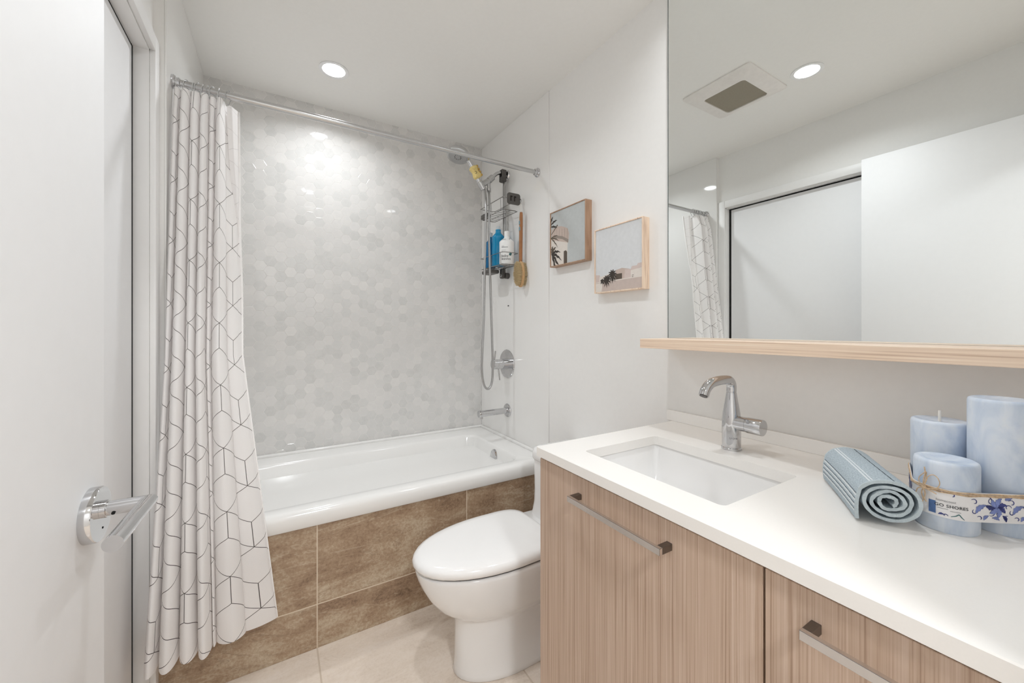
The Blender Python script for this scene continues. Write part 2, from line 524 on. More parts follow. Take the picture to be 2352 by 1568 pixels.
def rrect(x0, x1, y0, y1, r, n=5):
    pts = []
    for cx, cyy, a0 in ((x1 - r, y1 - r, 0), (x0 + r, y1 - r, 90), (x0 + r, y0 + r, 180), (x1 - r, y0 + r, 270)):
        for i in range(n + 1):
            a = radians(a0 + 90 * i / n)
            pts.append((cx + r * cos(a), cyy + r * sin(a)))
    return pts

def prism(bm, poly, z0, z1, bev=0.0, mi=0):
    """vertical prism over a convex-ish xy polygon (counter-clockwise) with an optional chamfer at top and bottom"""
    n = len(poly)
    cx = sum(p[0] for p in poly) / n; cyy = sum(p[1] for p in poly) / n
    def inset(b):
        out = []
        for i in range(n):
            a = Vector(poly[i - 1]); c = Vector(poly[i]); d = Vector(poly[(i + 1) % n])
            t = (d - a)
            t = t.normalized() if t.length > 1e-9 else Vector((1, 0))
            nn = Vector((-t.y, t.x))
            out.append(c + nn * b)
        return out
    rings = []
    if bev:
        ins = inset(bev)
        rings = [[(p[0], p[1], z0) for p in ins], [(p[0], p[1], z0 + bev) for p in poly],
                 [(p[0], p[1], z1 - bev) for p in poly], [(p[0], p[1], z1) for p in ins]]
    else:
        rings = [[(p[0], p[1], z0) for p in poly], [(p[0], p[1], z1) for p in poly]]
    loft(bm, rings, mi=mi)
    return bm

def slab_hole(bm, outer, inner, z0, z1, bev=0.002):
    """horizontal slab with one hole; outer/inner are counter-clockwise loops"""
    n = len(outer)
    ins = []
    for i in range(n):
        a = Vector(outer[i - 1]); c = Vector(outer[i]); d = Vector(outer[(i + 1) % n])
        n1 = Vector((-(c - a).y, (c - a).x)).normalized(); n2 = Vector((-(d - c).y, (d - c).x)).normalized()
        m = (n1 + n2); m = m / max(0.3, m.dot(n1))
        ins.append(c + m * bev)
    def ring(l, z): return [bm.verts.new((p[0], p[1], z)) for p in l]
    t0, t1, b0 = ring(ins, z1), ring(outer, z1 - bev), ring(outer, z0)
    it, ib = ring(inner, z1), ring(inner, z0)
    def band(a, b):
        k = len(a)
        for i in range(k):
            bm.faces.new((a[i], a[(i + 1) % k], b[(i + 1) % k], b[i]))
    band(t0, t1); band(t1, b0); band(it, ib)
    for a, b in ((t0, it), (b0, ib)):
        es = []
        for l in (a, b):
            for i in range(len(l)):
                e = bm.edges.get((l[i], l[(i + 1) % len(l)]))
                es.append(e or bm.edges.new((l[i], l[(i + 1) % len(l)])))
        bmesh.ops.triangle_fill(bm, use_beauty=True, use_dissolve=False, edges=es)
    return bm

def text_faces(body, size, fn, bm, mi=0, spacing=1.0, bold=0.0):
    """flat lettering mapped through fn(x, y) -> 3-D point"""
    cu = bpy.data.curves.new('lettering', 'FONT')
    cu.body = body; cu.size = size; cu.space_character = spacing; cu.offset = bold
    cu.resolution_u = 3
    t = bpy.data.objects.new('lettering', cu)
    COL.objects.link(t)
    bpy.context.view_layer.update()
    me = bpy.data.meshes.new_from_object(t.evaluated_get(bpy.context.evaluated_depsgraph_get()))
    vs = [bm.verts.new(fn(v.co.x, v.co.y)) for v in me.vertices]
    for p in me.polygons:
        try: bm.faces.new([vs[i] for i in p.vertices]).material_index = mi
        except ValueError: pass
    bpy.data.objects.remove(t); bpy.data.meshes.remove(me); bpy.data.curves.remove(cu)

def lerp(a, b, t): return a + (b - a) * t

# ------------------------------------------------------------------ room shell
T = 0.12
YH = -1.75                                     # far end of the hall behind the doorway
XH0, XH1 = -1.1, 1.5
b = B(); box(b, (XH0, YH, -0.1), (XR + .3, YB + T, 0)); struct('floor', b, 'floor')
b = B(); box(b, (XH0, YH, CL), (XR + .3, YB + T, CL + 0.1)); struct('ceiling', b, 'ceil')
b = B(); box(b, (-0.5, YB, 0), (XR + T, YB + T, CL)); struct('wall_back', b, 'hex')
b = B(); box(b, (XR, YF, 0), (XR + T, YB, CL)); struct('wall_right', b, 'paint')
# left wall with the closet doorway and the furred-out tub alcove
DY0, DY1, DH = 0.757, 1.607, 2.063
b = B()
box(b, (XL - T, YF, 0), (XL, DY0, CL))
box(b, (XL - T, DY1, 0), (XL, YS, CL))
box(b, (XL - T, DY0, DH), (XL, DY1, CL))
box(b, (XL - T, YS, 0), (XA - 0.005, YB, CL))
struct('wall_left', b, 'paint')
# front wall with the doorway the picture is taken from
OX0, OX1, OH = -0.262, 0.54, 2.10
b = B()
box(b, (XL - T, YF - T, 0), (OX0, YF, CL)); box(b, (OX1, YF - T, 0), (XR + T, YF, CL)); box(b, (OX0, YF - T, OH), (OX1, YF, CL))
struct('wall_front', b, 'paint')
b = B(); box(b, (XH0, YH - .1, 0), (XH1, YH, CL)); struct('wall_hall', b, 'paint')
b = B(); box(b, (XH0 - .1, YH, 0), (XH0, YF - T, CL)); struct('wall_hall_left', b, 'paint')
b = B(); box(b, (XH1, YH, 0), (XH1 + .1, YF - T, CL)); struct('wall_hall_right', b, 'paint')
# gloss surround panels at both ends of the tub
YP = 1.641
b = B(); box(b, (XR - 0.005, YP, 0.53), (XR, YB, CL), 0.0012, 1); struct('trim_1', b, 'panel')
b = B(); box(b, (XA - 0.005, YS + .0005, 0.53), (XA, YB, CL), 0.0012, 1); struct('trim_2', b, 'panel')
# casing of the closet door
cx0, cx1, cw, ch = XL, -0.320, 0.048, 2.112
b = B()
box(b, (cx0, DY1, 0), (cx1, DY1 + cw, ch), 0.002); box(b, (cx0, DY0 - cw, 0), (cx1, DY0, ch), 0.002)
box(b, (cx0, DY0, DH), (cx1, DY1, ch), 0.002)
# jamb lining with a small stop
box(b, (XL - T, DY1 - .004, 0), (XL, DY1, DH)); box(b, (XL - T, DY0, 0), (XL, DY0 + .004, DH)); box(b, (XL - T, DY0, DH - .004), (XL, DY1, DH))
struct('trim_3', b, 'casing')
d1 = bpy.data.objects.new('door_1', None); COL.objects.link(d1); d1.location = (-0.39, DY1, 0); d1['kind'] = 'structure'
W[d1] = Matrix.Translation(d1.location)
b = B(); box(b, (-0.411, DY0 + .008, 0.008), (-0.371, 1.588, 2.0500), 0.0015); obj('slab', b, 'door', d1)
b = B(); box(b, (-0.41, 1.5883, 0.0), (-0.3718, 1.603, 2.058)); box(b, (-0.41, DY0 + .005, 2.0503), (-0.3725, 1.5883, 2.058)); obj('gap_black', b, 'gap_black', d1, label='black strip painted as the shade in the door gap')  # black strip put in as the darkness of the open gap
# open door leaf on the left with its lever
d2 = bpy.data.objects.new('door_2', None); COL.objects.link(d2)
d2.location = (-0.2435, -0.05, 0); d2.rotation_euler = (0, 0, radians(-1.56)); d2['kind'] = 'structure'
W[d2] = Matrix.Translation(d2.location) @ Matrix.Rotation(radians(-1.56), 4, 'Z')
b = B(); box(b, (-0.04, 0, 0.01), (0, 0.8644, 2.092), 0.0015); obj('leaf', b, 'door', d2, local=True)
b = B()
hy, hz = 0.813, 0.947
lathe(b, [(0.0372, 0), (0.0372, 0.0105), (0.0362, 0.0125), (0.0, 0.0126)][:3], (0, hy, hz), (1, 0, 0), 48); rose = obj('rose', b, 'chrome', d2, local=True)
b = B(); cyl(b, (0.0125, hy + .004, hz - .021), (0.0131, hy + .004, hz - .021), 0.0014, 10); obj('privacy_hole', b, 'gap_black', rose, local=True)
b = B()
r = 0.0098
cyl(b, (0.012, hy, hz + .006), (0.0195, hy, hz + .006), 0.0118, 28, 0.0006)
sh = [(0.0195, hy, hz + .006), (0.0605 - .0098, hy, hz + .006)]
cyl(b, sh[0], sh[1], r, 28)
# mitred elbow: the shank and the grip meet on a 45 degree plane
n = 28
ringA = [(0.0507, hy + r * cos(2 * pi * i / n), hz + .006 + r * sin(2 * pi * i / n)) for i in range(n)]
ringM = [(0.0605 + r * cos(2 * pi * i / n), hy + r * cos(2 * pi * i / n), hz + .006 + r * sin(2 * pi * i / n)) for i in range(n)]
ringE = [(0.0605 + r * cos(2 * pi * i / n), hy - 0.128, hz + .006 + r * sin(2 * pi * i / n)) for i in range(n)]
loft(b, [ringA, ringM, ringE])
lever = obj('lever', b, 'chrome', d2, local=True)
b = B(); cyl(b, (0.027, hy - .0088, hz + .0015), (0.0272, hy - .0103, hz + .0013), 0.0022, 10); obj('grub_screw', b, 'gap_black', lever, local=True)

# ------------------------------------------------------------------ ceiling lamps and fan
def downlight(x, y, k, label):
    t = thing('downlight', label, 'ceiling light', (x, y, CL), group='recessed ceiling lamps')
    b = B(); lathe(b, [(0.050, -0.0006), (0.0655, -0.0006), (0.0665, -0.003), (0.063, -0.0045), (0.050, -0.0025)], (x, y, CL), n=40, cap0=False, cap1=False)
    obj('trim_ring', b, 'lampring', t)
    b = B(); lathe(b, [(0.0498, -0.0012), (0.0498, -0.0022), (0.040, -0.0026)], (x, y, CL), n=40)
    if 'lamp' not in M: M['lamp'] = lamp_mat('lit_diffuser', LENS)
    obj('diffuser', b, 'lamp', t)
    # the lamp's own beam
    la = bpy.data.lights.new('beam', 'AREA'); la.shape = 'DISK'; la.size = 0.080
    la.energy = LAMP * k; la.spread = radians(BEAM); la.color = (0.965, 1.0, 1.03)
    lo = bpy.data.objects.new('beam', la); COL.objects.link(lo); lo.parent = t; lo.location = (0, 0, -0.0032)
labs = ['small round white recessed lamp in the ceiling above the bathtub',
        'small round white recessed lamp beside the fan grille, seen in the mirror',
        'small round white recessed lamp in the ceiling above the washbasin']
for (x, y, k), l in zip(LAMP_XY, labs): downlight(x, y, k, l)
M['hallfill'] = lamp_mat('hall_fill_diffuser', HALL_FILL)  # hall lamp is added to fill the room with light, out of view
t = thing('hall_fill_light', 'added unseen fill lamp on the hall ceiling behind the doorway', 'ceiling light', (0.15, -0.95, CL))
b = B(); lathe(b, [(0.135, 0), (0.14, -0.02), (0.128, -0.03)], (0.15, -0.95, CL), n=40, cap0=False, cap1=False); obj('trim_ring', b, 'lampring', t)
b = B(); lathe(b, [(0.128, -0.026), (0.127, -0.032), (0.10, -0.036)], (0.15, -0.95, CL), n=40); obj('diffuser', b, 'hallfill', t)

t = thing('exhaust_fan', 'square white exhaust fan cover with brown mesh grille on the ceiling', 'fan', (0.37, 1.155, CL))
b = B()
gx0, gx1, gy0, gy1 = 0.236, 0.468, 1.049, 1.262
px0, px1, py0, py1 = 0.186, 0.552, 0.978, 1.333
zz = CL - 0.020
outer = rrect(px0, px1, py0, py1, 0.02); inner = rrect(gx0, gx1, gy0, gy1, 0.018)
sc_ = lambda q: [(gx0 + gx1) / 2 + (q[0] - (gx0 + gx1) / 2) * 1.0, q[1]]
loft(b, [[(p[0], p[1], CL) for p in outer], [(p[0], p[1], CL - .006) for p in outer],
         [((p[0] + q[0]) / 2, (p[1] + q[1]) / 2, CL - .017) for p, q in zip(outer, inner)],
         [(p[0], p[1], zz) for p in inner], [(p[0], p[1], CL - .012) for p in inner]], cap0=False, cap1=False)
obj('cover_plate', b, 'fanplate', t, angle=25)
b = B(); prism(b, rrect(gx0, gx1, gy0, gy1, 0.018), CL - .015, CL - .012); obj('grille', b, 'grille', t, label='brown mesh grille')

# ------------------------------------------------------------------ bathtub
TB = thing('bathtub', 'white alcove bathtub behind a brown stone tiled apron', 'bathtub', (0.455, 2.03, 0))
RZ = 0.533
x0, x1, y0, y1 = XA + .001, XR - .006, 1.628, YB - .001
def tring(ax0, ax1, ay0, ay1, r, z, n=6):
    return [(p[0], p[1], z) for p in rrect(ax0, ax1, ay0, ay1, r, n)]
b = B()
loft(b, [tring(x0, x1, y0 + .004, y1, .003, 0.467), tring(x0, x1, y0, y1, .003, 0.472), tring(x0, x1, y0, y1, .003, 0.508),
         tring(x0, x1, y0 + .004, y1, .003, 0.522), tring(x0, x1, y0 + .013, y1, .003, 0.530), tring(x0, x1, y0 + .026, y1, .003, RZ),
         tring(x0 + .085, 1.083, 1.697, 2.272, .07, RZ), tring(x0 + .092, 1.076, 1.704, 2.265, .068, RZ - .004),
         tring(x0 + .100, 1.070, 1.711, 2.258, .066, RZ - .014), tring(x0 + .150, 1.052, 1.728, 2.240, .075, 0.30),
         tring(x0 + .200, 1.035, 1.742, 2.226, .085, 0.17), tring(x0 + .230, 1.01, 1.765, 2.203, .09, 0.135), tring(x0 + .33, .93, 1.84, 2.12, .08, 0.122)],
     cap0=True, cap1=True)
# tiling bead along the three walls
for q in (((x0, YB - .022, RZ - .002), (x1, YB - .001, RZ + .014)), ((x1 - .02, YP - .005, RZ - .002), (x1, YB - .02, RZ + .014)), ((x0, YS, RZ - .002), (x0 + .02, YB - .02, RZ + .014))):
    box(b, q[0], q[1], 0.006, 3)
obj('basin', b, 'acrylic', TB, angle=50)
b = B(); box(b, (x0 - .028, 1.641, 0.0005), (XR - .001, 1.656, 0.4665)); obj('apron_tiles', b, 'apron', TB, label='brown stone tiled apron')
b = B()
ov = Vector((1.064, 1.966, 0.466))
lathe(b, [(0.034, 0), (0.036, .004), (0.034, .013), (0.028, .016)], ov + Vector((0.006, 0, 0)), (-1, 0, .10), 36, sx=1.0, sy=1.35)
obj('overflow_plate', b, 'chrome', TB, label='oval chrome overflow plate')

# ------------------------------------------------------------------ shower rod, rings, curtain
RY, RZr = 1.739, 2.046
t = thing('curtain_rod', 'chrome shower curtain rod spanning wall to wall above the tub', 'curtain rod', (0.45, RY, RZr))
b = B(); cyl(b, (XA + .012, RY, RZr), (0.56, RY, RZr), 0.0124, 24); cyl(b, (0.56, RY, RZr), (XR - .017, RY, RZr), 0.0110, 24); obj('tube', b, 'satin', t)
for xx, dx in ((XA, 1), (XR - .005, -1)):
    b = B(); lathe(b, [(0.023, 0.0), (0.024, .005), (0.021, .009), (0.017, .010), (0.017, .020), (0.0145, .022)], (xx, RY, RZr), (dx, 0, 0), 28); obj('flange', b, 'chrome', t)

ZT_, ZB_ = 2.022, 0.205
top = [-.2990, -.2800, -.2540, -.2260, -.2030, -.1840, -.1600, -.1270]
mid = [-.3020, -.2860, -.2530, -.2270, -.2010, -.1880, -.1450, -.1120]
bot = [-.3320, -.3000, -.2540, -.2080, -.1720, -.1640, -.0860, .0010]
ampT = [.052, .060, .053, .062, .040, .056, .012]
ampB = [.066, .074, .066, .068, .022, .036, .012]
def curtain_rows():
    rows = []
    NS, NZ = 16, 60
    for k in range(NZ + 1):
        f = k / NZ
        z = lerp(ZT_, ZB_, f)
        if f < .5: bx = [lerp(a, c, f * 2) for a, c in zip(top, mid)]
        else: bx = [lerp(a, c, (f - .5) * 2) for a, c in zip(mid, bot)]
        yb = lerp(1.752, 1.560, min(1, f / .98))
        row = []
        for i in range(7):
            am = lerp(ampT[i], ampB[i], f ** 1.2)
            pw = lerp(2.6, 2.0, f) if i < 5 else 1.7
            for j in range(NS):
                tt = (1 - cos(pi * j / NS)) / 2
                bulge = (1 - abs(2 * tt - 1) ** pw) ** (1 / pw)
                xx = lerp(bx[i], bx[i + 1], tt)
                wob = 0.005 * sin(6 * z + i * 1.7) * f
                pinch = 1 - 0.35 * max(0, 1 - f / .05)      # cloth gathers into the ring points
                row.append(Vector((xx, yb - am * bulge * pinch - wob * bulge + (0.018 * f * tt if i == 6 else 0), z)))
        # towards the top the last stretch passes behind and doubles back, so its reverse side shows;
        # lower down it hangs open and only its edge turns in
        g = max(0.0, 1 - f / .42); g = g * g * (3 - 2 * g)
        for j in range(NS):
            tt = j / NS
            row[6 * NS + j].y += g * (0.046 * sin(pi / 2 * min(1, tt * 1.3)) + ampT[6])
        xe = bx[7]; ye = yb + 0.018 * f
        for q in range(0, 9):
            a = q / 8
            px = xe + lerp(0.012, 0.003, f) * sin(pi * a * .9); py = ye + lerp(0.045, 0.007, f ** .7) * a
            rx = lerp(xe, bx[6] + .004, max(0, (a - .2) / .8)) + .003 * sin(pi * min(1, a / .3)); ry = yb + lerp(.056, .012, min(1, a * 1.6))
            row.append(Vector((lerp(px, rx, g), lerp(py, ry, g), z)))
        rows.append(row)
    return rows
rows = curtain_rows()
ref = rows[48]
us = [0.0]
for i in range(len(ref) - 1):
    us.append(us[-1] + sum((rows[k][i + 1] - rows[k][i]).length for k in (6, 22, 38, 54)) / 4)
ia = min(range(5 * 16, 7 * 16), key=lambda i: abs(ref[i].x / ref[i].y + .0882))
u_off = 0.168 * 8 - us[ia]
bm = B()
uvl = bm.loops.layers.uv.new('UVMap')
V = [[bm.verts.new(p) for p in r] for r in rows]
for k in range(len(rows) - 1):
    for i in range(len(ref) - 1):
        f = bm.faces.new((V[k][i], V[k + 1][i], V[k + 1][i + 1], V[k][i + 1]))
        for lp, (kk, ii) in zip(f.loops, ((k, i), (k + 1, i), (k + 1, i + 1), (k, i + 1))):
            lp[uvl].uv = (us[ii] + u_off, rows[kk][ii].z - .611 + .204 * 5)
cur = thing('shower_curtain', 'white shower curtain with thin grey cube line pattern, bunched at left', 'shower curtain', (-0.16, 1.60, ZB_))
ob = obj('cloth', bm, 'curtain', cur, angle=80)
b = B()
hem = []
for k, r in enumerate(rows):
    p = max(r[-10:], key=lambda v: v.x)
    wd = lerp(.0065, .0016, max(0, (k / len(rows) - .35) / .65))
    hem.append([p + Vector((-.001, -.001, 0)), p + Vector((wd - .001, -.001, 0)), p + Vector((wd - .001, .004, 0)), p + Vector((-.001, .004, 0))])
loft(b, hem); obj('side_hem', b, 'hem', cur, angle=30)
ordn = ['first', 'second', 'third', 'fourth', 'fifth', 'sixth', 'seventh', 'eighth', 'ninth']
RX = [-.290, -.268, -.251, -.237, -.224, -.210, -.196, -.178, -.150]
ring0 = None
for i, xx in enumerate(RX):
    if ring0 is None:
        b = B()
        pts = []
        for k in range(24):
            a = 2 * pi * k / 24
            pts.append((0.0035 * cos(a), 0.0165 * sin(a) * (1 if cos(a) > 0 else .8), 0.026 * cos(a) - 0.0095))
        tube(b, pts, 0.0016, 8, closed=True)
        o = bpy.data.objects.new('curtain_ring', finish(b, 'curtain_ring', 'satin')); COL.objects.link(o); ring0 = o
    else:
        o = ring0.copy(); COL.objects.link(o)
    o.location = (xx, RY, RZr); o.rotation_euler = (0, 0, random.uniform(-.5, .5))
    tag(o, 'slim chrome curtain ring on the rod, %s from the left wall' % ordn[i], 'curtain ring', 'rings on the shower rod')

# ------------------------------------------------------------------ shower fittings on the right wall
PX = XR - .005
SY = 2.059
def clv(pts, k=6): return smoothpts(pts, k)
SH = thing('hand_shower', 'chrome hand shower on wall arm with long looping metal hose', 'shower', (PX, SY, 2.138))
b = B(); lathe(b, [(0.028, 0), (0.029, .004), (0.025, .012), (0.014, .015)], (PX, SY, 2.138), (-1, 0, 0), 28); obj('flange', b, 'chrome', SH)
b = B(); tube(b, clv([(PX - .012, SY, 2.138), (1.165, SY, 2.143), (1.135, SY, 2.134), (1.106, SY, 2.106), (1.098, SY, 2.098)]), 0.0105, 16); obj('arm', b, 'chrome', SH)
b = B()
def seg(p, q, r, bev=.001): cyl(b, p, q, r, 20, bev)
seg((1.106, SY, 2.106), (1.080, SY, 2.080), 0.0185); seg((1.085, SY, 2.085), (1.062, SY, 2.066), 0.0160)
seg((1.070, SY, 2.072), (1.030, SY, 2.046), 0.0165, .003)
seg((1.078, SY, 2.066), (1.080, SY, 2.030), 0.0105); seg((1.079, SY, 2.036), (1.080, SY, 2.012), 0.0130)
# socket that carries the hand shower
seg((1.0175, SY, 2.063), (1.046, SY, 2.022), 0.0185, .002)
obj('diverter', b, 'satin', SH)
b = B()
hs = [(1.050, SY, 2.036), (1.058, SY, 1.99), (1.062, SY, 1.93), (1.058, SY, 1.75), (1.053, SY, 1.55), (1.046, SY, 1.25), (1.036, SY, 1.05), (1.034, SY, .96),
      (1.042, SY, .892), (1.056, SY, .857), (1.073, SY, .846), (1.090, SY, .856), (1.102, SY, .892), (1.107, SY, .97), (1.103, SY, 1.12), (1.095, SY, 1.34), (1.086, SY, 1.60),
      (1.081, SY, 1.80), (1.084, SY, 1.95), (1.080, SY, 2.02)]
hs2 = []
for p in hs:
    k = lerp(1.0, 1.995 / SY, min(1, max(0, (2.03 - p[2]) / .10)))
    hs2.append((p[0] * k, p[1] * k, CAMZ + (p[2] - CAMZ) * k))
tube(b, clv(hs2, 8), 0.0066, 10); obj('hose', b, 'aluminium', SH)
hd = Vector((0.884, SY, 2.186)); hn = Vector((-0.26, -0.22, -0.94)).normalized()
b = B()
tube(b, clv([(1.0175, SY, 2.063), (0.998, SY, 2.092), (0.974, SY, 2.134), (0.952, SY, 2.166), (0.920, SY, 2.196)], 5), [0.0150, .0150, .0145, .0142, .014, .0138, .0136, .0134, .0132, .013, .013, .013, .013, .0132, .0134, .0136, .014, .0145, .015, .0155, .016], 18)
hand = obj('handle', b, 'chrome', SH)
b = B()
lathe(b, [(0.018, -.034), (0.042, -.027), (0.062, -.014), (0.0665, -.002), (0.064, .006), (0.056, .009)], hd, hn, 40); head = obj('spray_head', b, 'satin', SH)
b = B(); lathe(b, [(0.054, .0092), (0.052, .011), (0.014, .013)], hd, hn, 40); obj('spray_face', b, 'aluminium', head)
b = B()
e1 = hn.cross(Vector((0, 0, 1))).normalized(); e2 = hn.cross(e1)
for k in range(10):
    a = 2 * pi * k / 10
    c = hd + e1 * (.018 * cos(a)) + e2 * (.018 * sin(a))
    cyl(b, c + hn * .011, c + hn * .0155, .0022, 8)
obj('nozzles', b, 'dkplastic', head)

# sponge clipped round the handle
sp = thing('sponge', 'yellow bumpy foam sponge wrapped around the hand shower handle', 'sponge', (1.000, SY, 2.07))
ax0, ax1 = Vector((1.0095, SY - .004, 2.080)), Vector((0.970, SY - .004, 2.141))
axd = (ax1 - ax0).normalized(); sd = Vector((axd.z, 0, -axd.x)); fd = Vector((0, -1, 0))
b = B()
rings = []
for k in range(15):
    f = k / 14
    c = lerp(ax0, ax1, f)
    rr = 0.0245 + 0.003 * sin(f * 9) - 0.009 * max(0, f - .86) / .14 - 0.005 * max(0, .1 - f) / .1
    rings.append([c + sd * (rr * cos(2 * pi * j / 24) * .92) + fd * (rr * sin(2 * pi * j / 24)) for j in range(24)])
loft(b, rings)
body = obj('foam_body', b, 'yellow', sp)
b = B()
for k in range(4):
    c = lerp(ax0, ax1, .12 + .24 * k) + sd * .021 + fd * .012
    g = bmesh.ops.create_icosphere(b, subdivisions=2, radius=.0085, matrix=Matrix.Translation(c))
obj('ridge', b, 'yellowdark', sp, label='ochre knobbly ridge')
b = B()
for k, dd in ((.24, .002), (.46, -.006)):
    c = lerp(ax0, ax1, k) + fd * .0225 - sd * (.006 - dd)
    pts = [c + axd * (.0065 * cos(a)) + sd * (.0065 * sin(a)) for a in [pi * q / 8 - .4 for q in range(12)]]
    tube(b, pts, .0012, 6)
obj('stitching', b, 'ink', sp)

VY, VZ = 2.0645, 0.988
SV = thing('shower_valve', 'round chrome shower mixer plate with twin thin levers on tub wall', 'tap', (PX, VY, VZ))
b = B(); lathe(b, [(0.0865, 0), (0.0870, .003), (0.084, .007), (0.040, .008)], (PX, VY, VZ), (-1, 0, 0), 56); obj('wall_plate', b, 'chrome', SV)
b = B(); lathe(b, [(0.031, .006), (0.031, .047), (0.0295, .048), (0.0295, .050), (0.0305, .051), (0.0305, .074), (0.0295, .075), (0.0295, .0765), (0.0305, .0775), (0.0305, .099), (0.0285, .101)], (PX, VY, VZ), (-1, 0, 0), 36); obj('body', b, 'chrome', SV)
b = B(); cyl(b, (PX - .089, VY, VZ + .028), (PX - .085, VY - .004, VZ + .081), 0.0042, 12, .001); obj('lever', b, 'satin', SV)
b = B(); cyl(b, (PX - .062, VY, VZ - .028), (PX - .056, VY - .006, VZ - .096), 0.0042, 12, .001); obj('lever', b, 'satin', SV)
SZ = 0.7045
TS = thing('tub_spout', 'straight chrome tub spout with round wall flange', 'tap', (PX, SY, SZ))
b = B(); lathe(b, [(0.0400, 0), (0.0405, .004), (0.038, .008), (0.020, .009)], (PX, SY, SZ), (-1, 0, 0), 40); obj('flange', b, 'chrome', TS)
b = B(); lathe(b, [(0.0185, .006), (0.0185, .180), (0.0205, .182), (0.0205, .196), (0.0190, .198)], (PX, SY, SZ), (-1, 0, -.012), 32); obj('pipe', b, 'chrome', TS)
b = B(); cyl(b, (PX - .178, SY, SZ - .017), (PX - .178, SY, SZ - .032), 0.0085, 16, .001); obj('diverter_pin', b, 'chrome', TS)
b = B(); box(b, (PX - .004, 2.044, 1.339), (PX, 2.055, 1.3445), .001); tag(obj('wall_plug', b, 'gap_black'), 'tiny black plug in the white panel below the shower caddy', 'plug')

# ------------------------------------------------------------------ shower caddy and what it holds
CY = 2.058
CD = thing('shower_caddy', 'grey metal shower caddy with two wire baskets hung from arm', 'shower caddy', (1.19, CY, 1.51))
b = B(); box(b, (1.181, CY - .013, 1.53), (1.193, CY + .013, 2.125), .004, 3); obj('pole', b, 'aluminium', CD)
b = B()
box(b, (1.160, CY - .0175, 2.092), (1.192, CY - .0118, 2.158), .002, 2); box(b, (1.160, CY + .0128, 2.092), (1.192, CY + .0185, 2.158), .002, 2)
box(b, (1.160, CY - .0175, 2.1545), (1.192, CY + .0185, 2.163), .004, 3); box(b, (1.163, CY - .0135, 2.088), (1.193, CY + .0145, 2.121), .003, 2); obj('top_clamp', b, 'dkplastic', CD)
b = B(); box(b, (1.160, CY - .017, 1.505), (1.186, CY + .017, 1.565), .008, 3); obj('bottom_clamp', b, 'dkplastic', CD)
b = B(); cyl(b, (1.184, CY - .01, 1.523), (PX - .0005, CY - .01, 1.523), 0.018, 24, .003); obj('suction_foot', b, 'dkplastic', CD)
b = B(); cyl(b, (1.1585, CY - .006, 1.522), (1.1605, CY - .006, 1.522), 0.0085, 16); obj('bolt', b, 'chrome', CD)
bx0, bx1, by0, by1 = 1.080, 1.179, 1.890, 2.170
def basket(name, zf, zr, r=.0021):
    b = B()
    def loop(z, ins=0.0):
        return smoothpts([(p[0], p[1], z) for p in rrect(bx0 + ins, bx1 - ins * .2, by0 + ins, by1 - ins, .022, 4)], 2, True)
    tube(b, loop(zr), r, 8, True); tube(b, loop(zf, .004), r, 8, True)
    for k in range(9):
        y = lerp(by0 + .012, by1 - .012, k / 8)
        tube(b, [(bx0 + .005, y, zf), (bx1 - .004, y, zf)], .0015, 6)
    tube(b, [((bx0 + bx1) / 2, by0 + .005, zf - .003), ((bx0 + bx1) / 2, by1 - .005, zf - .003)], .0015, 6)
    for y in (by0 + .03, (by0 + by1) / 2, by1 - .03):
        tube(b, [(bx0 + .004, y, zf), (bx0, y, zr)], .0015, 6)
    return obj(name, b, 'dkwire', CD)
basket('upper_basket', 1.872, 1.938)
basket('lower_basket', 1.566, 1.632)
# solid end plates and the trays
b = B()
prof = rrect(1.108, 1.192, 1.905, 1.968, .014, 4)
loft(b, [[(p[0], by0 - .004, p[1]) for p in prof], [(p[0], by0 + .004, p[1]) for p in prof]])
ep = obj('end_plate', b, 'dkplastic', CD, label='dark grey slotted end plate')
b = B()
for q in (1.126, 1.150):
    box(b, (q, by0 - .0052, 1.922), (q + .007, by0 - .0038, 1.950), .0012, 1); box(b, (q, by0 - .0052, 1.944), (q + .014, by0 - .0038, 1.951), .0012, 1)
obj('slots', b, 'gap', ep)
b = B(); prism(b, rrect(1.080, 1.150, 2.045, 2.165, .02), 1.534, 1.556, .005); obj('soap_tray', b, 'dkplastic', CD)
b = B(); prism(b, rrect(1.078, 1.110, 2.085, 2.168, .012), 1.872, 1.9, .004); obj('corner_block', b, 'dkplastic', CD)
b = B(); tube(b, clv([(1.188, by0 - .002, 1.938), (1.188, by0 - .018, 1.935), (1.187, by0 - .022, 1.918), (1.186, by0 - .012, 1.908)]), .0022, 8); obj('side_hook', b, 'chrome', CD)

def bottle(name, x, y, z, w, d, h, neck, nh, ch_, cr, mats, label, rot=0.0, shoulder=.03):
    t = thing(name, label, 'bottle', (x, y, z), rot, 'bottles in the shower caddy')
    b = B()
    prof = [(.90, 0), (1.0, .006), (1.0, h - shoulder)] + [(1 - (1 - neck / w) * sin(q * pi / 12) ** 2.0, h - shoulder + shoulder * q / 6) for q in range(1, 7)]
    prof += [(neck / w, h + nh)]
    rings = []
    for f, hh in prof:
        k = min(1.0, max(0.0, (f - neck / w) / (1 - neck / w + 1e-6)))
        dd = neck + (d - neck) * k if f < 1 else d
        if hh < .005: dd = d * .9
        rings.append([(w * f * cos(2 * pi * i / 32), dd * sin(2 * pi * i / 32), hh) for i in range(32)])
    loft(b, rings); body = obj('body', b, mats[0], t, local=True)
    b = B(); lathe(b, [(cr, h + nh - .001), (cr, h + nh + ch_ - .002), (cr - .002, h + nh + ch_)], (0, 0, 0), n=24); obj('cap', b, mats[1], t, local=True)
    return t, body
bz = 1.5695
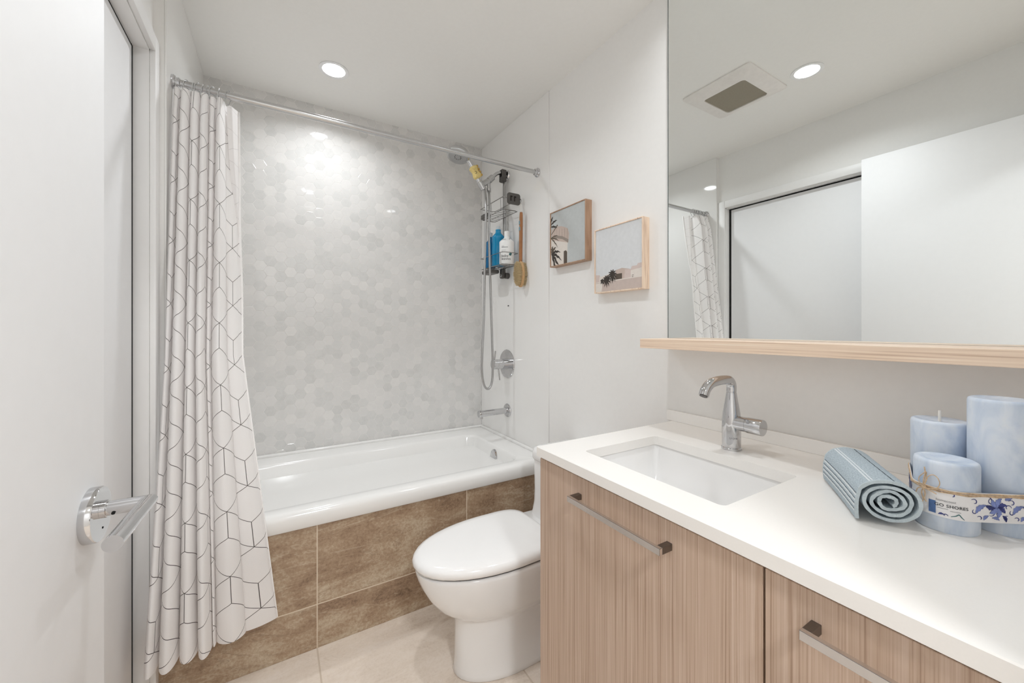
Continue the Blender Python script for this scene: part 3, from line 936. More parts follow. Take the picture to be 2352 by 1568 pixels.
bottle('shampoo_bottle', 1.118, 2.110, bz, .032, .026, .175, .015, .014, .028, .013, ('dkblue', 'clear'), 'dark blue bottle with clear cap, half hidden behind the chrome hose', radians(-30))
bottle('shampoo_bottle', 1.128, 2.030, bz, .0365, .028, .205, .016, .014, .020, .012, ('blue', 'clear'), 'tall bright blue bottle with clear cap next to the white bottle', radians(-30))
t, body = bottle('lotion_bottle', 1.134, 1.940, bz, .0425, .029, .158, .015, .004, .030, .0145, ('whiteplastic', 'whiteplastic'), 'white bottle with white cap and dark lettering, right of the blue bottles', radians(-31))
b = B()
def onb(x0_, z0_):
    def fn(x, y):
        a = -pi / 2 + (x + x0_) / .038
        return Vector((.0429 * cos(a), .0295 * sin(a), z0_ + y))
    return fn
for nm, lines in (('name_lettering', (('baby', .021, -.030, .041, 'ink'), ('leaves', .021, -.030, .024, 'ink'))),
                  ('maker_lettering', (('attitude', .0085, -.030, .139, 'ink'),))):
    b = B()
    for body_, sz, xo, zo, mk in lines: text_faces(body_, sz, onb(xo, zo), b, 0)
    obj(nm, b, mk, body, local=True)
fn = onb(0, 0)
def strip(x0_, x1_, z_, h_):          # a line of print too small to read
    n_ = 6
    lo_ = [b.verts.new(fn(lerp(x0_, x1_, q / n_), z_)) for q in range(n_ + 1)]; hi_ = [b.verts.new(fn(lerp(x0_, x1_, q / n_), z_ + h_)) for q in range(n_ + 1)]
    for q in range(n_): b.faces.new((lo_[q], lo_[q + 1], hi_[q + 1], hi_[q]))
for x1_, z_, h_, mk in ((-.014, .1015, .0016, 'ink'), (.006, .0955, .0022, 'ink'), (-.004, .079, .0012, 'greyink')):
    b = B(); strip(-.029, x1_, z_, h_); obj('small_print', b, mk, body, local=True)
for nm, mk, dots in (('drop_mark', 'tealink', ((.019, .056, .0075), (.026, .061, .003), (.019, .0645, .003))), ('round_mark', 'greyink', ((.014, .142, .0025),))):
    b = B()
    for cx_, cz_, rr_ in dots:
        b.faces.new([b.verts.new(fn(cx_ + rr_ * cos(2 * pi * q / 14), cz_ + rr_ * sin(2 * pi * q / 14) * 1.1)) for q in range(14)])
    obj(nm, b, mk, body, local=True)

# bath brush hanging from the side hook
bp = Vector((1.178, 1.866, 1.44))
BR = thing('bath_brush', 'long brown wooden bath brush with bristles on both sides', 'brush', bp)
view = Vector((.533, .846, 0)); left = Vector((-.846, .533, 0))
nb = (left * cos(radians(38)) - view * sin(radians(38))); tb = Vector((-nb.y, nb.x, 0))
hc = Vector((1.180, 1.8645, 1.511))
b = B()
rings = []
for f in [i / 16 for i in range(17)]:
    z = lerp(1.575, 1.857, f)
    c = Vector((1.180, lerp(1.864, 1.858, f), z))
    wd = lerp(.0105, .0125, sin(pi * f)); th = .0085
    if f > .95: wd *= .75
    rings.append([c + tb * (wd * cos(2 * pi * i / 16)) + nb * (th * sin(2 * pi * i / 16)) for i in range(16)])
loft(b, rings); hndl = obj('handle', b, 'brushwood', BR)
b = B()
for z in (1.800, 1.765):
    c = Vector((1.180, 1.862, z))
    rg = [[c + Vector((0, 0, dz)) + tb * (.0131 * cos(a)) + nb * (.0091 * sin(a)) for a in [pi * q / 12 for q in range(4, 13)]] for dz in (-.010, .010)]
    loft(b, rg, False, False, closed=False)
obj('paint_marks', b, 'bluepaint', hndl, label='pale blue painted marks')
b = B()
def oval(c, a_, b_, n=32): return [c + tb * (a_ * cos(2 * pi * i / n)) + Vector((0, 0, b_ * sin(2 * pi * i / n))) for i in range(n)]
loft(b, [oval(hc - nb * .008, .029, .070), oval(hc - nb * .005, .0325, .0745), oval(hc + nb * .005, .0325, .0745), oval(hc + nb * .008, .029, .070)])
obj('paddle', b, 'palewood', BR, label='pale wooden paddle')
for sgn, L in ((1, .024), (-1, .022)):
    b = B()
    for iy in range(-6, 7):
        for iz in range(-13, 14):
            p = Vector((0, 0, 0)) + tb * (iy * .0046) + Vector((0, 0, iz * .0052 + (iy % 2) * .0026))
            if ((iy * .0046) / .028) ** 2 + ((iz * .0052) / .068) ** 2 > 1: continue
            c = hc + p
            tip = c + nb * sgn * (.008 + L) + tb * random.uniform(-.001, .001) + Vector((0, 0, random.uniform(-.001, .001)))
            cyl(b, c + nb * sgn * .007, tip, .0014, 5)
    o = obj('bristles', b, 'bristle', BR)
    o['kind'] = 'stuff'
b = B(); tube(b, clv([(1.180, 1.8585, 1.855), (1.183, 1.857, 1.885), (1.185, 1.868, 1.906), (1.186, 1.880, 1.911), (1.183, 1.872, 1.890), (1.180, 1.8605, 1.856)]), .0013, 6); obj('hanging_loop', b, 'wick', BR)

# ------------------------------------------------------------------ toilet
TC = 1.271
TO = thing('toilet', 'white one-piece toilet with closed lid beside the vanity', 'toilet', (0.8, TC, 0))
def egg(xf, xb, hw, z, hb=None, n=40, e=2.3):
    """plan outline: rounded nose at xf (towards -X), straight flanks, softened back at xb"""
    hb = hw if hb is None else hb
    pts = []
    xm = xf + (min(xb, .885) - xf) * .63
    for i in range(n):
        a = 2 * pi * i / n
        cx_, sy = cos(a), sin(a)
        if cx_ < 0:
            x = xm + (xm - xf) * -abs(cx_) ** (2 / 2.05); y = hw * (abs(sy) ** (2 / 2.05)) * (1 if sy > 0 else -1)
        else:
            x = xm + (xb - xm) * abs(cx_) ** (2 / 5.0); y = lerp(hw, hb, abs(cx_) ** 1.4) * (abs(sy) ** (2 / 5.0)) * (1 if sy > 0 else -1)
        pts.append((x, TC + y, z))
    return pts
b = B()
loft(b, [egg(.536, 1.15, .111, 0), egg(.531, 1.15, .114, .006), egg(.535, 1.15, .112, .018), egg(.537, 1.15, .110, .06), egg(.538, 1.15, .109, .15),
         egg(.537, 1.15, .109, .196), egg(.533, 1.15, .111, .207), egg(.520, 1.15, .118, .216), egg(.497, 1.15, .130, .231), egg(.468, 1.15, .144, .256), egg(.438, 1.15, .157, .296),
         egg(.417, 1.14, .165, .335), egg(.404, 1.14, .170, .366), egg(.397, 1.14, .172, .388), egg(.396, 1.14, .172, .397), egg(.404, 1.14, .165, .402)])
bowl = obj('bowl', b, 'ceramic', TO, angle=60)
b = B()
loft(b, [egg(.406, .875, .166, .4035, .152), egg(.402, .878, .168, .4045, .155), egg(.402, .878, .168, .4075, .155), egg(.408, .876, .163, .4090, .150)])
obj('seat_shade', b, 'gap', TO, angle=60, label='seat ring painted dark as the shade under the lid')  # seat ring coloured dark to stand for shade below the lid
b = B()
loft(b, [egg(.400, .884, .167, .4085, .158), egg(.391, .888, .173, .4100, .163), egg(.387, .889, .1755, .418, .165), egg(.388, .888, .175, .427, .164), egg(.394, .886, .170, .436, .160),
         egg(.410, .880, .157, .4425, .149), egg(.445, .865, .130, .4462, .125), egg(.52, .82, .08, .4480, .075), egg(.60, .74, .02, .4485, .02)])
obj('lid', b, 'seat', TO, angle=60)
b = B()
def tk(xf, hw, z, r=.04, xb=1.2155): return [(p[0], p[1], z) for p in rrect(xf, xb, TC - hw, TC + hw, r, 6)]
loft(b, [tk(.946, .168, .398, .045), tk(.958, .174, .415, .045), tk(.970, .180, .45, .045), tk(.973, .182, .50, .045), tk(.973, .185, .628, .045)])
obj('tank', b, 'ceramic', TO, angle=60)
b = B()
loft(b, [tk(.967, .186, .631, .05), tk(.964, .189, .635, .05), tk(.964, .189, .664, .05), tk(.969, .185, .676, .05), tk(.982, .172, .681, .045)])
obj('tank_lid', b, 'ceramic', TO, angle=60)
b = B(); lathe(b, [(.022, 0), (.022, .004), (.012, .005)], (1.08, TC, .681), n=28); obj('flush_button', b, 'chrome', TO)
b = B(); lathe(b, [(.020, 0), (.020, .004), (.012, .010), (.004, .011)], (0.845, TC - .1075, .105), (0, -1, 0), 24); obj('bolt_cap', b, 'ceramic', TO)

# ------------------------------------------------------------------ vanity
FX, VY1, VYm, VY0 = 0.630, 0.8925, 0.3090, -0.077
CT = 0.877
VC = thing('vanity_cabinet', 'oak laminate vanity cabinet under the white quartz top', 'cabinet', (0.92, 0.41, 0))
b = B()
box(b, (FX + .021, VY1 - .018, .10), (XR - .001, VY1, .8495)); box(b, (FX + .021, VY0, .10), (XR - .001, VY0 + .018, .8495))
box(b, (FX + .021, VY0 + .018, .10), (XR - .001, VY1 - .018, .118)); box(b, (XR - .012, VY0 + .018, .118), (XR - .001, VY1 - .018, .8495))
obj('carcass', b, 'oak', VC)
b = B(); box(b, (FX + .07, VY0, 0), (XR - .02, VY1 - .03, .10)); obj('plinth', b, 'plinth', VC)
b = B(); box(b, (FX + .0195, VY0 + .002, .12), (FX + .0211, VY1 - .004, .8493)); obj('gap_shade', b, 'gap', VC, label='dark sheet painted as the shade between the fronts')  # dark sheet behind the fronts, painting the shade in their gaps
def handle(parent, yc, name='handle'):
    z = .7985; L = .264
    b = B()
    for s in (1, -1):
        box(b, (.602, yc + s * (L / 2 - .006) - .006, z - .0066), (FX + .0005, yc + s * (L / 2 - .006) + .006, z + .0066), .0006, 1, mi=0)
    box(b, (.5945, yc - L / 2, z - .0066), (.6026, yc + L / 2, z + .0066), .0006, 1, mi=1)
    obj(name, b, ['nickel', 'barmetal'], parent, label='brushed nickel bar handle', angle=20)
b = B(); box(b, (FX, VYm + .0018, .12), (FX + .019, VY1, .8445), .0008, 1); dr = obj('door', b, 'oak', VC, angle=20); handle(dr, .6005)
b = B(); box(b, (FX, VY0, .62), (FX + .019, VYm - .0018, .8445), .0008, 1); dw = obj('drawer', b, 'oak', VC, angle=20); handle(dw, .116)
b = B(); box(b, (FX, VY0, .12), (FX + .019, VYm - .0018, .616), .0008, 1); obj('drawer', b, 'oak', VC, angle=20)

CO = thing('countertop', 'white quartz countertop with low upstand on the vanity', 'countertop', (0.92, 0.41, .8515))
b = B()
sx0, sx1, sy0, sy1 = .706, .992, .4150, .7968
slab_hole(b, [(.6206, VY0 - .02), (XR, VY0 - .02), (XR, .8965), (.6206, .8965)], rrect(sx0, sx1, sy0, sy1, .012, 4), .8515, CT)
obj('slab', b, 'quartz', CO, angle=25)
b = B(); box(b, (XR - .012, VY0 - .02, CT), (XR, .9186, CT + .036), .001, 1); obj('upstand', b, 'quartz', CO, angle=25)
SK = thing('washbasin', 'rectangular white undermount washbasin sunk in the quartz top', 'basin', (.849, .606, .72))
b = B()
def sr(ins, z, r): return [(p[0], p[1], z) for p in rrect(sx0 - .006 + ins, sx1 + .006 - ins, sy0 - .006 + ins, sy1 + .006 - ins, r, 6)]
loft(b, [sr(-.02, .8512, .02), sr(0, .8512, .018), sr(.002, .848, .018), sr(.010, .80, .022), sr(.018, .755, .03), sr(.030, .738, .035), sr(.055, .730, .04), sr(.120, .726, .02)], cap0=False)
obj('bowl', b, 'ceramic', SK, angle=60)
b = B(); lathe(b, [(.024, 0), (.024, .0025), (.016, .003)], (.885, .606, .7268), n=28); obj('drain', b, 'chrome', SK)

FC = Vector((1.0632, .6043, CT + .0003))
FA = thing('faucet', 'chrome single-lever faucet with gooseneck spout on the countertop', 'tap', FC)
b = B(); lathe(b, [(.0252, 0), (.0252, .0045), (.0240, .006), (.0225, .0065)], FC, n=40); obj('base_ring', b, 'chrome', FA)
b = B(); lathe(b, [(.0228, .006), (.0232, .03), (.0236, .060), (.0232, .080), (.0215, .098), (.0182, .118), (.0148, .138), (.0128, .152), (.0126, .1535), (.0120, .154), (.0120, .156), (.0126, .1565), (.0124, .166)], FC, n=40, cap1=False); bd = obj('body', b, 'chrome', FA)
b = B()
P0 = FC + Vector((0, 0, .164))
path = [P0, P0 + Vector((0, 0, .006)), P0 + Vector((-.0025, 0, .0145)), P0 + Vector((-.0095, 0, .0215)), P0 + Vector((-.020, 0, .0245)), P0 + Vector((-.050, 0, .0255)),
        P0 + Vector((-.085, 0, .0225)), P0 + Vector((-.104, 0, .0165)), P0 + Vector((-.118, 0, .005)), P0 + Vector((-.126, 0, -.009))]
tube(b, smoothpts(path, 5), .0125, 24); obj('spout', b, 'chrome', FA)
b = B(); tdir = Vector((-.126 + .118, 0, -.014)).normalized(); cyl(b, path[-1], path[-1] + tdir * .002, .0095, 20); obj('aerator', b, 'dkplastic', FA)
b = B(); lathe(b, [(.0195, .010), (.0195, .042), (.0188, .0425), (.0188, .0435), (.0205, .0445), (.0208, .080), (.0200, .0815)], FC + Vector((0, 0, .073)), (0, -1, 0.0), 36); obj('lever', b, 'chrome', FA)
b = B()
vd = math.atan2(-FC.y, -FC.x)
text_faces('GROHE', .0062, lambda x, y: FC + Vector((.0235 * cos(vd - .25 + x / .0235), .0235 * sin(vd - .25 + x / .0235), .031 + y)), b, 0)
obj('maker_mark', b, 'greyink', bd)

# ------------------------------------------------------------------ mirror and shelf
MY = .9185
MI = thing('wall_mirror', 'large frameless wall mirror above the wooden shelf', 'mirror', (XR, .41, 1.170))
b = B(); box(b, (XR - .005, YF + .001, 1.1705), (XR - .0002, MY - .0025, CL - .003)); obj('glass', b, 'mirror', MI, angle=10)
b = B(); box(b, (XR - .0054, MY - .0025, 1.1705), (XR - .0002, MY, CL - .003)); obj('polished_edge', b, 'mirroredge', MI, angle=10)
b = B(); box(b, (1.0640, YF + .001, 1.1385), (XR, MY, 1.1700), .0008, 1); tag(obj('wall_shelf', b, 'oakshelf', angle=20), 'long pale oak shelf fixed below the mirror', 'shelf')

# ------------------------------------------------------------------ framed prints
def picture(ya, yb, za, zb, dep, wood, label, shapes):
    """ya = left edge (far), yb = right edge (near) on the right wall"""
    t = thing('framed_print', label, 'picture', (XR, (ya + yb) / 2, za), group='framed prints on the right wall')
    fw = .0045
    xf = XR - dep
    b = B()
    y0_, y1_ = min(ya, yb), max(ya, yb)
    box(b, (xf, y0_, za), (XR, y0_ + fw, zb), .0005, 1); box(b, (xf, y1_ - fw, za), (XR, y1_, zb), .0005, 1)
    box(b, (xf, y0_ + fw, za), (XR, y1_ - fw, za + fw), .0005, 1); box(b, (xf, y0_ + fw, zb - fw), (XR, y1_ - fw, zb), .0005, 1)
    obj('frame', b, wood, t, angle=20)
    b = B()
    mats = ['p_sky']
    def pt(p, q, d): return (xf + .0035 - d, y1_ - fw - .001 - p * (y1_ - y0_ - 2 * fw - .002), za + fw + .001 + q * (zb - za - 2 * fw - .002))
    layer = 0
    for mname, poly in shapes:
        if mname not in mats: mats.append(mname)
        vs = [b.verts.new(pt(max(0, min(1, p)), max(0, min(1, q)), layer * .00004)) for p, q in poly]
        try: b.faces.new(vs).material_index = mats.index(mname)
        except ValueError: pass
        layer += 1
    obj('print', b, mats, t, smooth=False, recalc=False)
    b = B(); box(b, (xf + .0042, y0_ + fw, za + fw), (xf + .007, y1_ - fw, zb - fw)); obj('backing', b, 'paper', t)
def frond(x, y, ang, L, wd):
    c, s = cos(ang), sin(ang)
    out = []
    N = 7
    for k in range(N + 1):
        f = k / N
        bend = -.35 * f * f * L
        wv = wd * sin(pi * min(1, .12 + f * .88)) * (1.25 if k % 2 else .55)
        out.append((x + c * L * f - s * wv, y + s * L * f + bend + c * wv))
    for k in range(N, -1, -1):
        f = k / N
        bend = -.35 * f * f * L
        wv = wd * sin(pi * min(1, .12 + f * .88)) * (1.25 if k % 2 == 0 else .55)
        out.append((x + c * L * f + s * wv, y + s * L * f + bend - c * wv))
    return out
sq = [(0, 0), (1, 0), (1, 1), (0, 1)]
arc = [(.02 + .50 * k / 10, .60 + .12 * sin(pi * (.25 + .70 * k / 10))) for k in range(11)]
sh1 = [('p_sky', sq), ('p_white', [(0, 0), (.50, 0), (.51, .30), (.52, .40), (0, .55)]),
       ('p_pink', [(.02, .5), (.535, .36), (.555, .52)] + [(p, q) for p, q in reversed(arc)]),
       ('p_band', [(.02, .515), (.20, .50), (.36, .455), (.53, .36), (.54, .42), (.36, .51), (.2, .55), (.02, .56)])]
for k in range(6): sh1.append(('p_band', [(.10 + .08 * k, .53 - .018 * k), (.106 + .08 * k, .53 - .018 * k), (.106 + .08 * k, .69 - .012 * k), (.10 + .08 * k, .69 - .012 * k)]))
sh1 += [('p_dark', [(.40, 0), (.50, 0), (.50, .20), (.46, .235), (.40, .225)]), ('p_palm2', [(.0, .6), (.02, .6), (.22, .74), (.2, .76)])]
for a, L in ((.3, .30), (.9, .24), (-.2, .33), (-.7, .34), (-1.1, .36), (1.4, .22)): sh1.append(('p_palm' if L > .29 else 'p_palm2', frond(.02, .24, a, L, .028)))
for a, L in ((.1, .2), (.6, .25), (1.2, .18)): sh1.append(('p_palm', frond(.0, .74 + .08 * a, a, L, .022)))
for a in (.0, -.5, .4): sh1.append(('p_palm2', frond(.0, .53, a, .26, .014)))
picture(1.5848, 1.3207, 1.510, 1.7825, .038, 'framewood', 'brown framed print of a curved balcony and palm, upper left', sh1)
sh2 = [('p_sky2', sq), ('p_rose', [(0, .1), (.1, .1), (.1, .27), (0, .28)]), ('p_white', [(.09, .08), (.62, .1), (.62, .26), (.34, .27), (.2, .25), (.09, .24)]),
       ('p_pink', [(.46, .1), (.78, .1), (.78, .29), (.6, .33), (.46, .31)]), ('p_rose', [(.64, .12), (1, .1), (1, .36), (.92, .36), (.9, .33), (.8, .33), (.78, .29), (.66, .30)]),
       ('p_white', [(.78, .12), (1, .12), (1, .29), (.78, .27)]), ('p_dark', [(.44, .14), (.60, .14), (.60, .25), (.44, .25)]), ('p_band', [(.46, .14), (.47, .14), (.47, .25), (.46, .25)]),
       ('p_dark', [(.80, .19), (.84, .193), (.84, .2), (.80, .197)]), ('p_dark', [(.80, .165), (.83, .168), (.83, .176), (.80, .173)]),
       ('p_wall', [(.14, 0), (1, 0), (1, .16), (.55, .155), (.0, .15), (.0, .14), (.14, .14)]), ('p_light', [(0, 0), (.14, 0), (.17, .145), (0, .135)]),
       ('p_light', [(.0, .145), (1, .155), (1, .168), (.0, .158)])]
for cx_, cq, n_, L in ((.39, .26, 11, .115), (.26, .19, 11, .105), (.16, .175, 5, .05)):
    for k in range(n_): sh2.append(('p_palm', frond(cx_, cq, .2 + 2 * pi * k / n_, L, .015)))
    sh2.append(('p_palm', [(cx_ - .02, .15), (cx_ + .03, .15), (cx_ + .02, cq), (cx_ - .01, cq)]))
picture(1.2642, 1.0035, 1.3547, 1.627, .038, 'framewood2', 'pale framed print of palms behind a wall, lower right by mirror', sh2)

# ------------------------------------------------------------------ towel
near = Vector((.869, .231, CT + .0003)); dirn = Vector((.84, .543, 0)).normalized(); ee = Vector((dirn.y, -dirn.x, 0))
TL = .20
bm = B(); uvl = bm.loops.layers.uv.new('UVMap')
cl = []
# outer tail on the left, over the top, then spiralling inwards
cl += [(-.0415, .004), (-.0425, .014), (-.0425, .026), (-.0415, .038)]
th0 = 2.70; turns = 3.6
N = 190
for k in range(N + 1):
    f = k / N
    a = th0 - 2 * pi * turns * f
    rr = lerp(.0395, .0065, f ** .92)
    rr *= 1 + .035 * sin(2 * a + 1) * min(1, f * 6) + .018 * sin(3.3 * a)
    cl.append((rr * cos(a) * 1.06, .0405 + rr * sin(a) * .93 - .0010 * (f < .4)))
lens = [0]
for p, q in zip(cl, cl[1:]): lens.append(lens[-1] + hypot(q[0] - p[0], q[1] - p[1]))
TH = .0021
def nrm2(i):
    a = cl[max(0, i - 1)]; c = cl[min(len(cl) - 1, i + 1)]
    d = (c[0] - a[0], c[1] - a[1]); L = hypot(*d) or 1
    return (-d[1] / L, d[0] / L)
NV = 26
grid = []
for side in (1, -1):
    g = []
    for j in range(NV + 1):
        v = TL * j / NV
        row = []
        for i, p in enumerate(cl):
            nn = nrm2(i)
            th = TH * (1.22 if (j in (0, NV)) else 1) + .0003 * sin(i * 1.3 + j * 2.1)
            sag = 1.0 - .045 * sin(pi * j / NV)
            off = .0022 * sin(i * .31 + 1.5) * (1 if j in (0,) else .3)
            x = p[0] * sag + nn[0] * th * side
            z = max(.0008, p[1] + nn[1] * th * side)
            row.append(bm.verts.new(near + ee * x + dirn * (v + off * (j == 0)) + Vector((0, 0, z))))
        g.append(row)
    grid.append(g)
def quad(vs, uvs):
    f = bm.faces.new(vs)
    for lp, q in zip(f.loops, uvs): lp[uvl].uv = q
for s, g in enumerate(grid):
    for j in range(NV):
        for i in range(len(cl) - 1):
            idx = [(j, i), (j, i + 1), (j + 1, i + 1), (j + 1, i)]
            quad([g[a][c] for a, c in idx], [(lens[c], TL * a / NV) for a, c in idx])
for j in (0, NV):
    for i in range(len(cl) - 1):
        quad([grid[0][j][i], grid[0][j][i + 1], grid[1][j][i + 1], grid[1][j][i]], [(lens[i], TL * j / NV), (lens[i + 1], TL * j / NV), (lens[i + 1], TL * j / NV), (lens[i], TL * j / NV)])
for i in (0, len(cl) - 1):
    for j in range(NV):
        quad([grid[0][j][i], grid[0][j + 1][i], grid[1][j + 1][i], grid[1][j][i]], [(lens[i], TL * j / NV), (lens[i], TL * (j + 1) / NV), (lens[i], TL * (j + 1) / NV), (lens[i], TL * j / NV)])
tag(obj('rolled_towel', bm, 'towel', angle=70), 'rolled blue grey towel with pale stripes on the counter', 'towel')

# ------------------------------------------------------------------ candles
CR = .038
cents = [Vector((.954, .1845)), Vector((1.046, .210)), Vector((1.0212, .1344))]
hts = [.1125, .161, .213]
clab = ['shortest pale blue pillar candle at the front of the bundle', 'middle height pale blue pillar candle with tall white wick, behind the others',
        'tallest pale blue pillar candle at the right edge of the picture']
for c, h, l in zip(cents, hts, clab):
    t = thing('pillar_candle', l, 'candle', (c.x, c.y, CT), group='pale blue pillar candles')
    b = B(); lathe(b, [(CR - .002, 0), (CR, .003), (CR, h - .006), (CR - .001, h - .002), (CR - .004, h), (CR - .008, h - .001), (.012, h - .004)], (c.x, c.y, CT), n=48); obj('wax', b, 'wax', t, angle=50)
    if .15 < h < .2:
        b = B(); tube(b, [(c.x, c.y, CT + h - .006), (c.x, c.y, CT + h + .006), (c.x + .0008, c.y, CT + h + .016)], .0021, 8); obj('wick', b, 'wick', t)
# paper band: convex wrap of the three candles
def hull(off):
    P = []
    for c in cents:
        for k in range(72):
            a = 2 * pi * k / 72
            P.append((c.x + (CR + off) * cos(a), c.y + (CR + off) * sin(a)))
    P.sort()
    def half(Q):
        h = []
        for p in Q:
            while len(h) > 1 and (h[-1][0] - h[-2][0]) * (p[1] - h[-2][1]) - (h[-1][1] - h[-2][1]) * (p[0] - h[-2][0]) <= 1e-12: h.pop()
            h.append(p)
        return h
    lo, up = half(P), half(P[::-1])
    return lo[:-1] + up[:-1]       # counter-clockwise
def resample(H, n):
    pts = [Vector(p) for p in H] + [Vector(H[0])]
    L = [0]
    for p, q in zip(pts, pts[1:]): L.append(L[-1] + (q - p).length)
    out = []
    j = 0
    for k in range(n):
        s = L[-1] * k / n
        while L[j + 1] < s: j += 1
        out.append(pts[j].lerp(pts[j + 1], (s - L[j]) / (L[j + 1] - L[j])))
    return out, L[-1]
Z0, Z1 = .9025, .9480
H0, LEN = resample(hull(.0006), 240)
H1, _ = resample(hull(.0014), 240)
BD = thing('candle_band', 'white paper band with blue floral print tied around the candles', 'paper band', (1.007, .176, Z0))
b = B()
loft(b, [[(p.x, p.y, Z0) for p in H0], [(p.x, p.y, Z0) for p in H1], [(p.x, p.y, Z1) for p in H1], [(p.x, p.y, Z1) for p in H0]], False, False)
# close the inner skin
obj('paper', b, 'paper', BD, angle=30)
H2, LEN2 = resample(hull(.0017), 480)
# arc-length origin at the knot (front candle, left of the view ray)
kn = Vector((.919, .1995))
i0 = min(range(480), key=lambda i: (H2[i] - kn).length)
def onband(s, z, lift=0.0):
    """s runs to the right (counter-clockwise seen from above) from the knot"""
    q = i0 + s / LEN2 * 480
    i = int(math.floor(q)); f = q - i
    p = H2[i % 480].lerp(H2[(i + 1) % 480], f)
    a = H2[(i - 1) % 480]; c = H2[(i + 2) % 480]
    t = (c - a).normalized(); nn = Vector((t.y, -t.x))
    return Vector((p.x + nn.x * lift, p.y + nn.y * lift, z))
b = B()
def poly(pts, mi):
    try: b.faces.new([b.verts.new(onband(s, Z0 + z, .00008 * mi)) for s, z in pts]).material_index = mi
    except ValueError: pass
def stroke(pts, wd, mi):
    n = len(pts)
    for k in range(n - 1):
        (x0_, z0_), (x1_, z1_) = pts[k], pts[k + 1]
        dx, dz = x1_ - x0_, z1_ - z0_; L = hypot(dx, dz) or 1
        w0 = wd * (.35 + .65 * sin(pi * min(1, (k + .5) / n))); w1 = wd * (.35 + .65 * sin(pi * min(1, (k + 1.5) / n)))
        poly([(x0_ - dz / L * w0, z0_ + dx / L * w0), (x0_ + dz / L * w0, z0_ - dx / L * w0), (x1_ + dz / L * w1, z1_ - dx / L * w1), (x1_ - dz / L * w1, z1_ + dx / L * w1)], mi)
def curl(x, z, r, a0, turn, wd=.0007, mi=1):
    pts = []
    for k in range(15):
        f = k / 14
        a = a0 + turn * f
        rr = r * (1 - .72 * f)
        pts.append((x + rr * cos(a), z + rr * sin(a)))
    stroke(pts, wd, mi)
def leaf(x, z, ang, L, wd, mi=2, vein=True):
    c, s = cos(ang), sin(ang)
    up, dn = [], []
    for k in range(9):
        f = k / 8
        ww = wd * sin(pi * f) ** .8 * (1.25 if k % 2 else .8)
        bx_ = .15 * L * sin(pi * f)
        up.append((x + c * L * f - s * (ww + bx_), z + s * L * f + c * (ww + bx_)))
        dn.append((x + c * L * f - s * (-ww + bx_), z + s * L * f + c * (-ww + bx_)))
    poly(dn + up[::-1], mi)
    if vein:
        stroke([((u[0] + d[0]) / 2, (u[1] + d[1]) / 2) for u, d in zip(up, dn)], .0006, 1)
        stroke(dn, .0005, 1)
def flower(x, z, r):
    for k in range(7):
        leaf(x, z, 2 * pi * k / 7 + .3, r * (1 if k % 2 else .85), r * .20, 2 if k % 3 else 1)
    for k in range(3): curl(x + r * .9 * cos(k * 2.1), z + r * .6 * sin(k * 2.1), r * .32, k * 2.0, 4.2)
hh = Z1 - Z0
# label block and lettering just right of the knot
poly([(.004, .004), (.0125, .004), (.0125, .024), (.004, .024)], 3)
text_faces('GO SHORES', .0066, lambda x, y: onband(.0110 + x, Z0 + .0172 + y, .0003), b, 0, 1.08, .00008)
text_faces('homecoast', .0050, lambda x, y: onband(.0125 + x, Z0 + .0255 + y, .0003), b, 4)
for x0_, x1_, z_ in ((.014, .026, .0140), (.028, .040, .0120)):
    poly([(x0_, z_), (lerp(x0_, x1_, .5), z_), (x1_, z_), (x1_, z_ + .0006), (lerp(x0_, x1_, .5), z_ + .0006), (x0_, z_ + .0006)], 4)
for x, z in ((.012, .040), (.020, .041)): leaf(x, z, .1, .007, .0022, 1, False)
curl(.030, .037, .004, 1.2, -2.2); leaf(.015, .004, .2, .007, .0015, 1, False); curl(.023, .004, .003, 0, 4)
stroke([(.029, .004), (.034, .006), (.038, .0095), (.041, .005), (.044, .002)], .0007, 5)
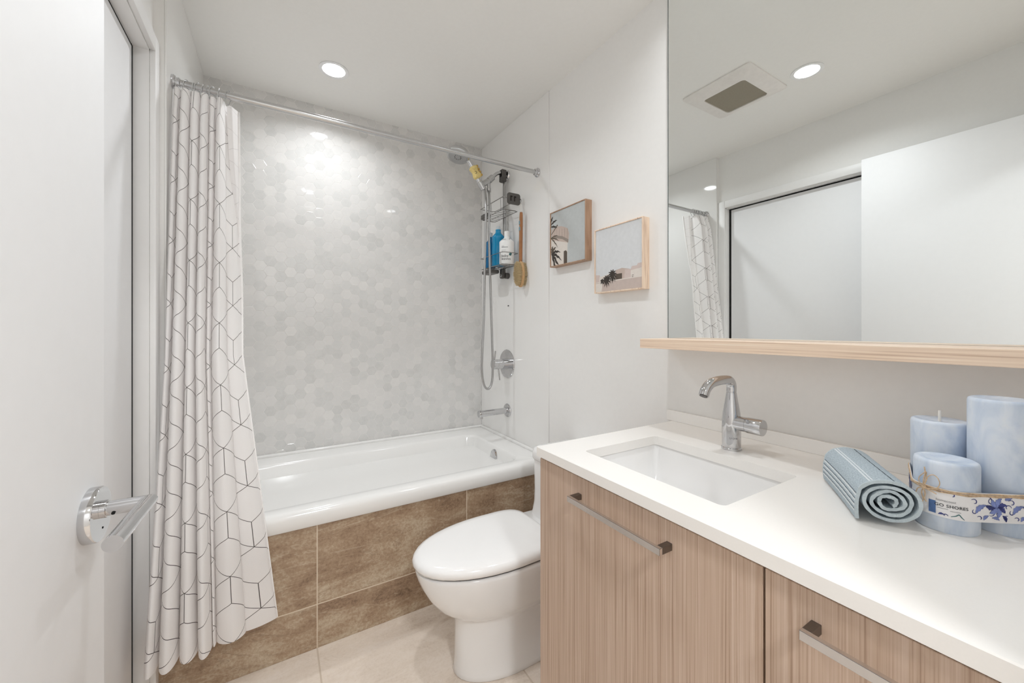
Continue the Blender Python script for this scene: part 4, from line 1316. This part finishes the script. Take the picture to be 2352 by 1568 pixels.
# repeating floral print over the rest
s = .057
k = 0
while s < LEN2 - .034:
    if k % 2 == 0:
        curl(s, .031, .0055, 2.4, -4.2); leaf(s + .002, .014, .75, .020, .0034); curl(s + .001, .016, .004, 2.0, 5.0); curl(s + .008, .006, .0042, 2.6, -3.8); leaf(s + .013, .004, .8, .010, .0022)
        s += .021
    else:
        flower(s + .011, .024, .0165); leaf(s + .004, .008, -.3, .011, .002); leaf(s + .019, .012, -1.1, .011, .0022, 1)
        curl(s + .003, .030, .0055, 3.5, 4.5); stroke([(s + .0, .041), (s + .004, .035), (s + .009, .026), (s + .011, .024)], .0010, 1); leaf(s + .022, .036, .4, .011, .0035)
        curl(s + .024, .008, .004, 1, 4)
        s += .031
    k += 1
bs = obj('floral_print', b, ['ink', 'navy', 'midblue', 'bluelabel', 'greyink', 'tealink'], BD, smooth=False, label='blue floral print with dark lettering')
# jute twine in three strands with a bow
b = B()
for dz, off in ((.0005, .0022), (.0024, .0020), (-.0013, .0020)):
    Hs, _ = resample(hull(off), 120)
    tube(b, [Vector((p.x, p.y, Z1 - .004 + dz + .0006 * sin(i * .7 + dz * 900))) for i, p in enumerate(Hs)], .0010, 6, closed=True)
k0 = onband(0, Z1 - .004, .0035)
tv = (onband(.004, Z1, 0) - onband(-.004, Z1, 0)).normalized(); ov_ = Vector((tv.y, -tv.x, 0))
g = bmesh.ops.create_icosphere(b, subdivisions=2, radius=.0032, matrix=Matrix.Translation(k0))
def K(x, z, o_=.002): return k0 + tv * x + Vector((0, 0, z)) + ov_ * o_
lp1 = [K(0, 0), K(.004, .010), K(.007, .020), K(.014, .025), K(.020, .022), K(.0225, .014), K(.019, .006), K(.010, .001), K(0, 0)]
lp2 = [K(0, 0), K(-.005, .007), K(-.0055, .014), K(-.001, .021), K(.003, .026, 0), K(.004, .016), K(.002, .006), K(0, 0)]
for lp in (lp1, lp2): tube(b, smoothpts(lp, 5), .0007, 6)
for tl in ([K(0, 0), K(.001, .012), K(.003, .024), K(.002, .034)], [K(0, 0), K(-.002, -.010), K(.0005, -.020), K(-.003, -.027)], [K(0, 0), K(.003, -.009), K(.002, -.017), K(.005, -.022)],
           [K(0, 0), K(-.007, -.004), K(-.010, -.012), K(-.012, -.016)], [K(0, 0), K(.010, -.002), K(.018, -.004)]):
    tube(b, smoothpts(tl, 4), .0009, 6)
obj('twine_bow', b, 'twine', BD, label='brown jute twine tied in a bow')
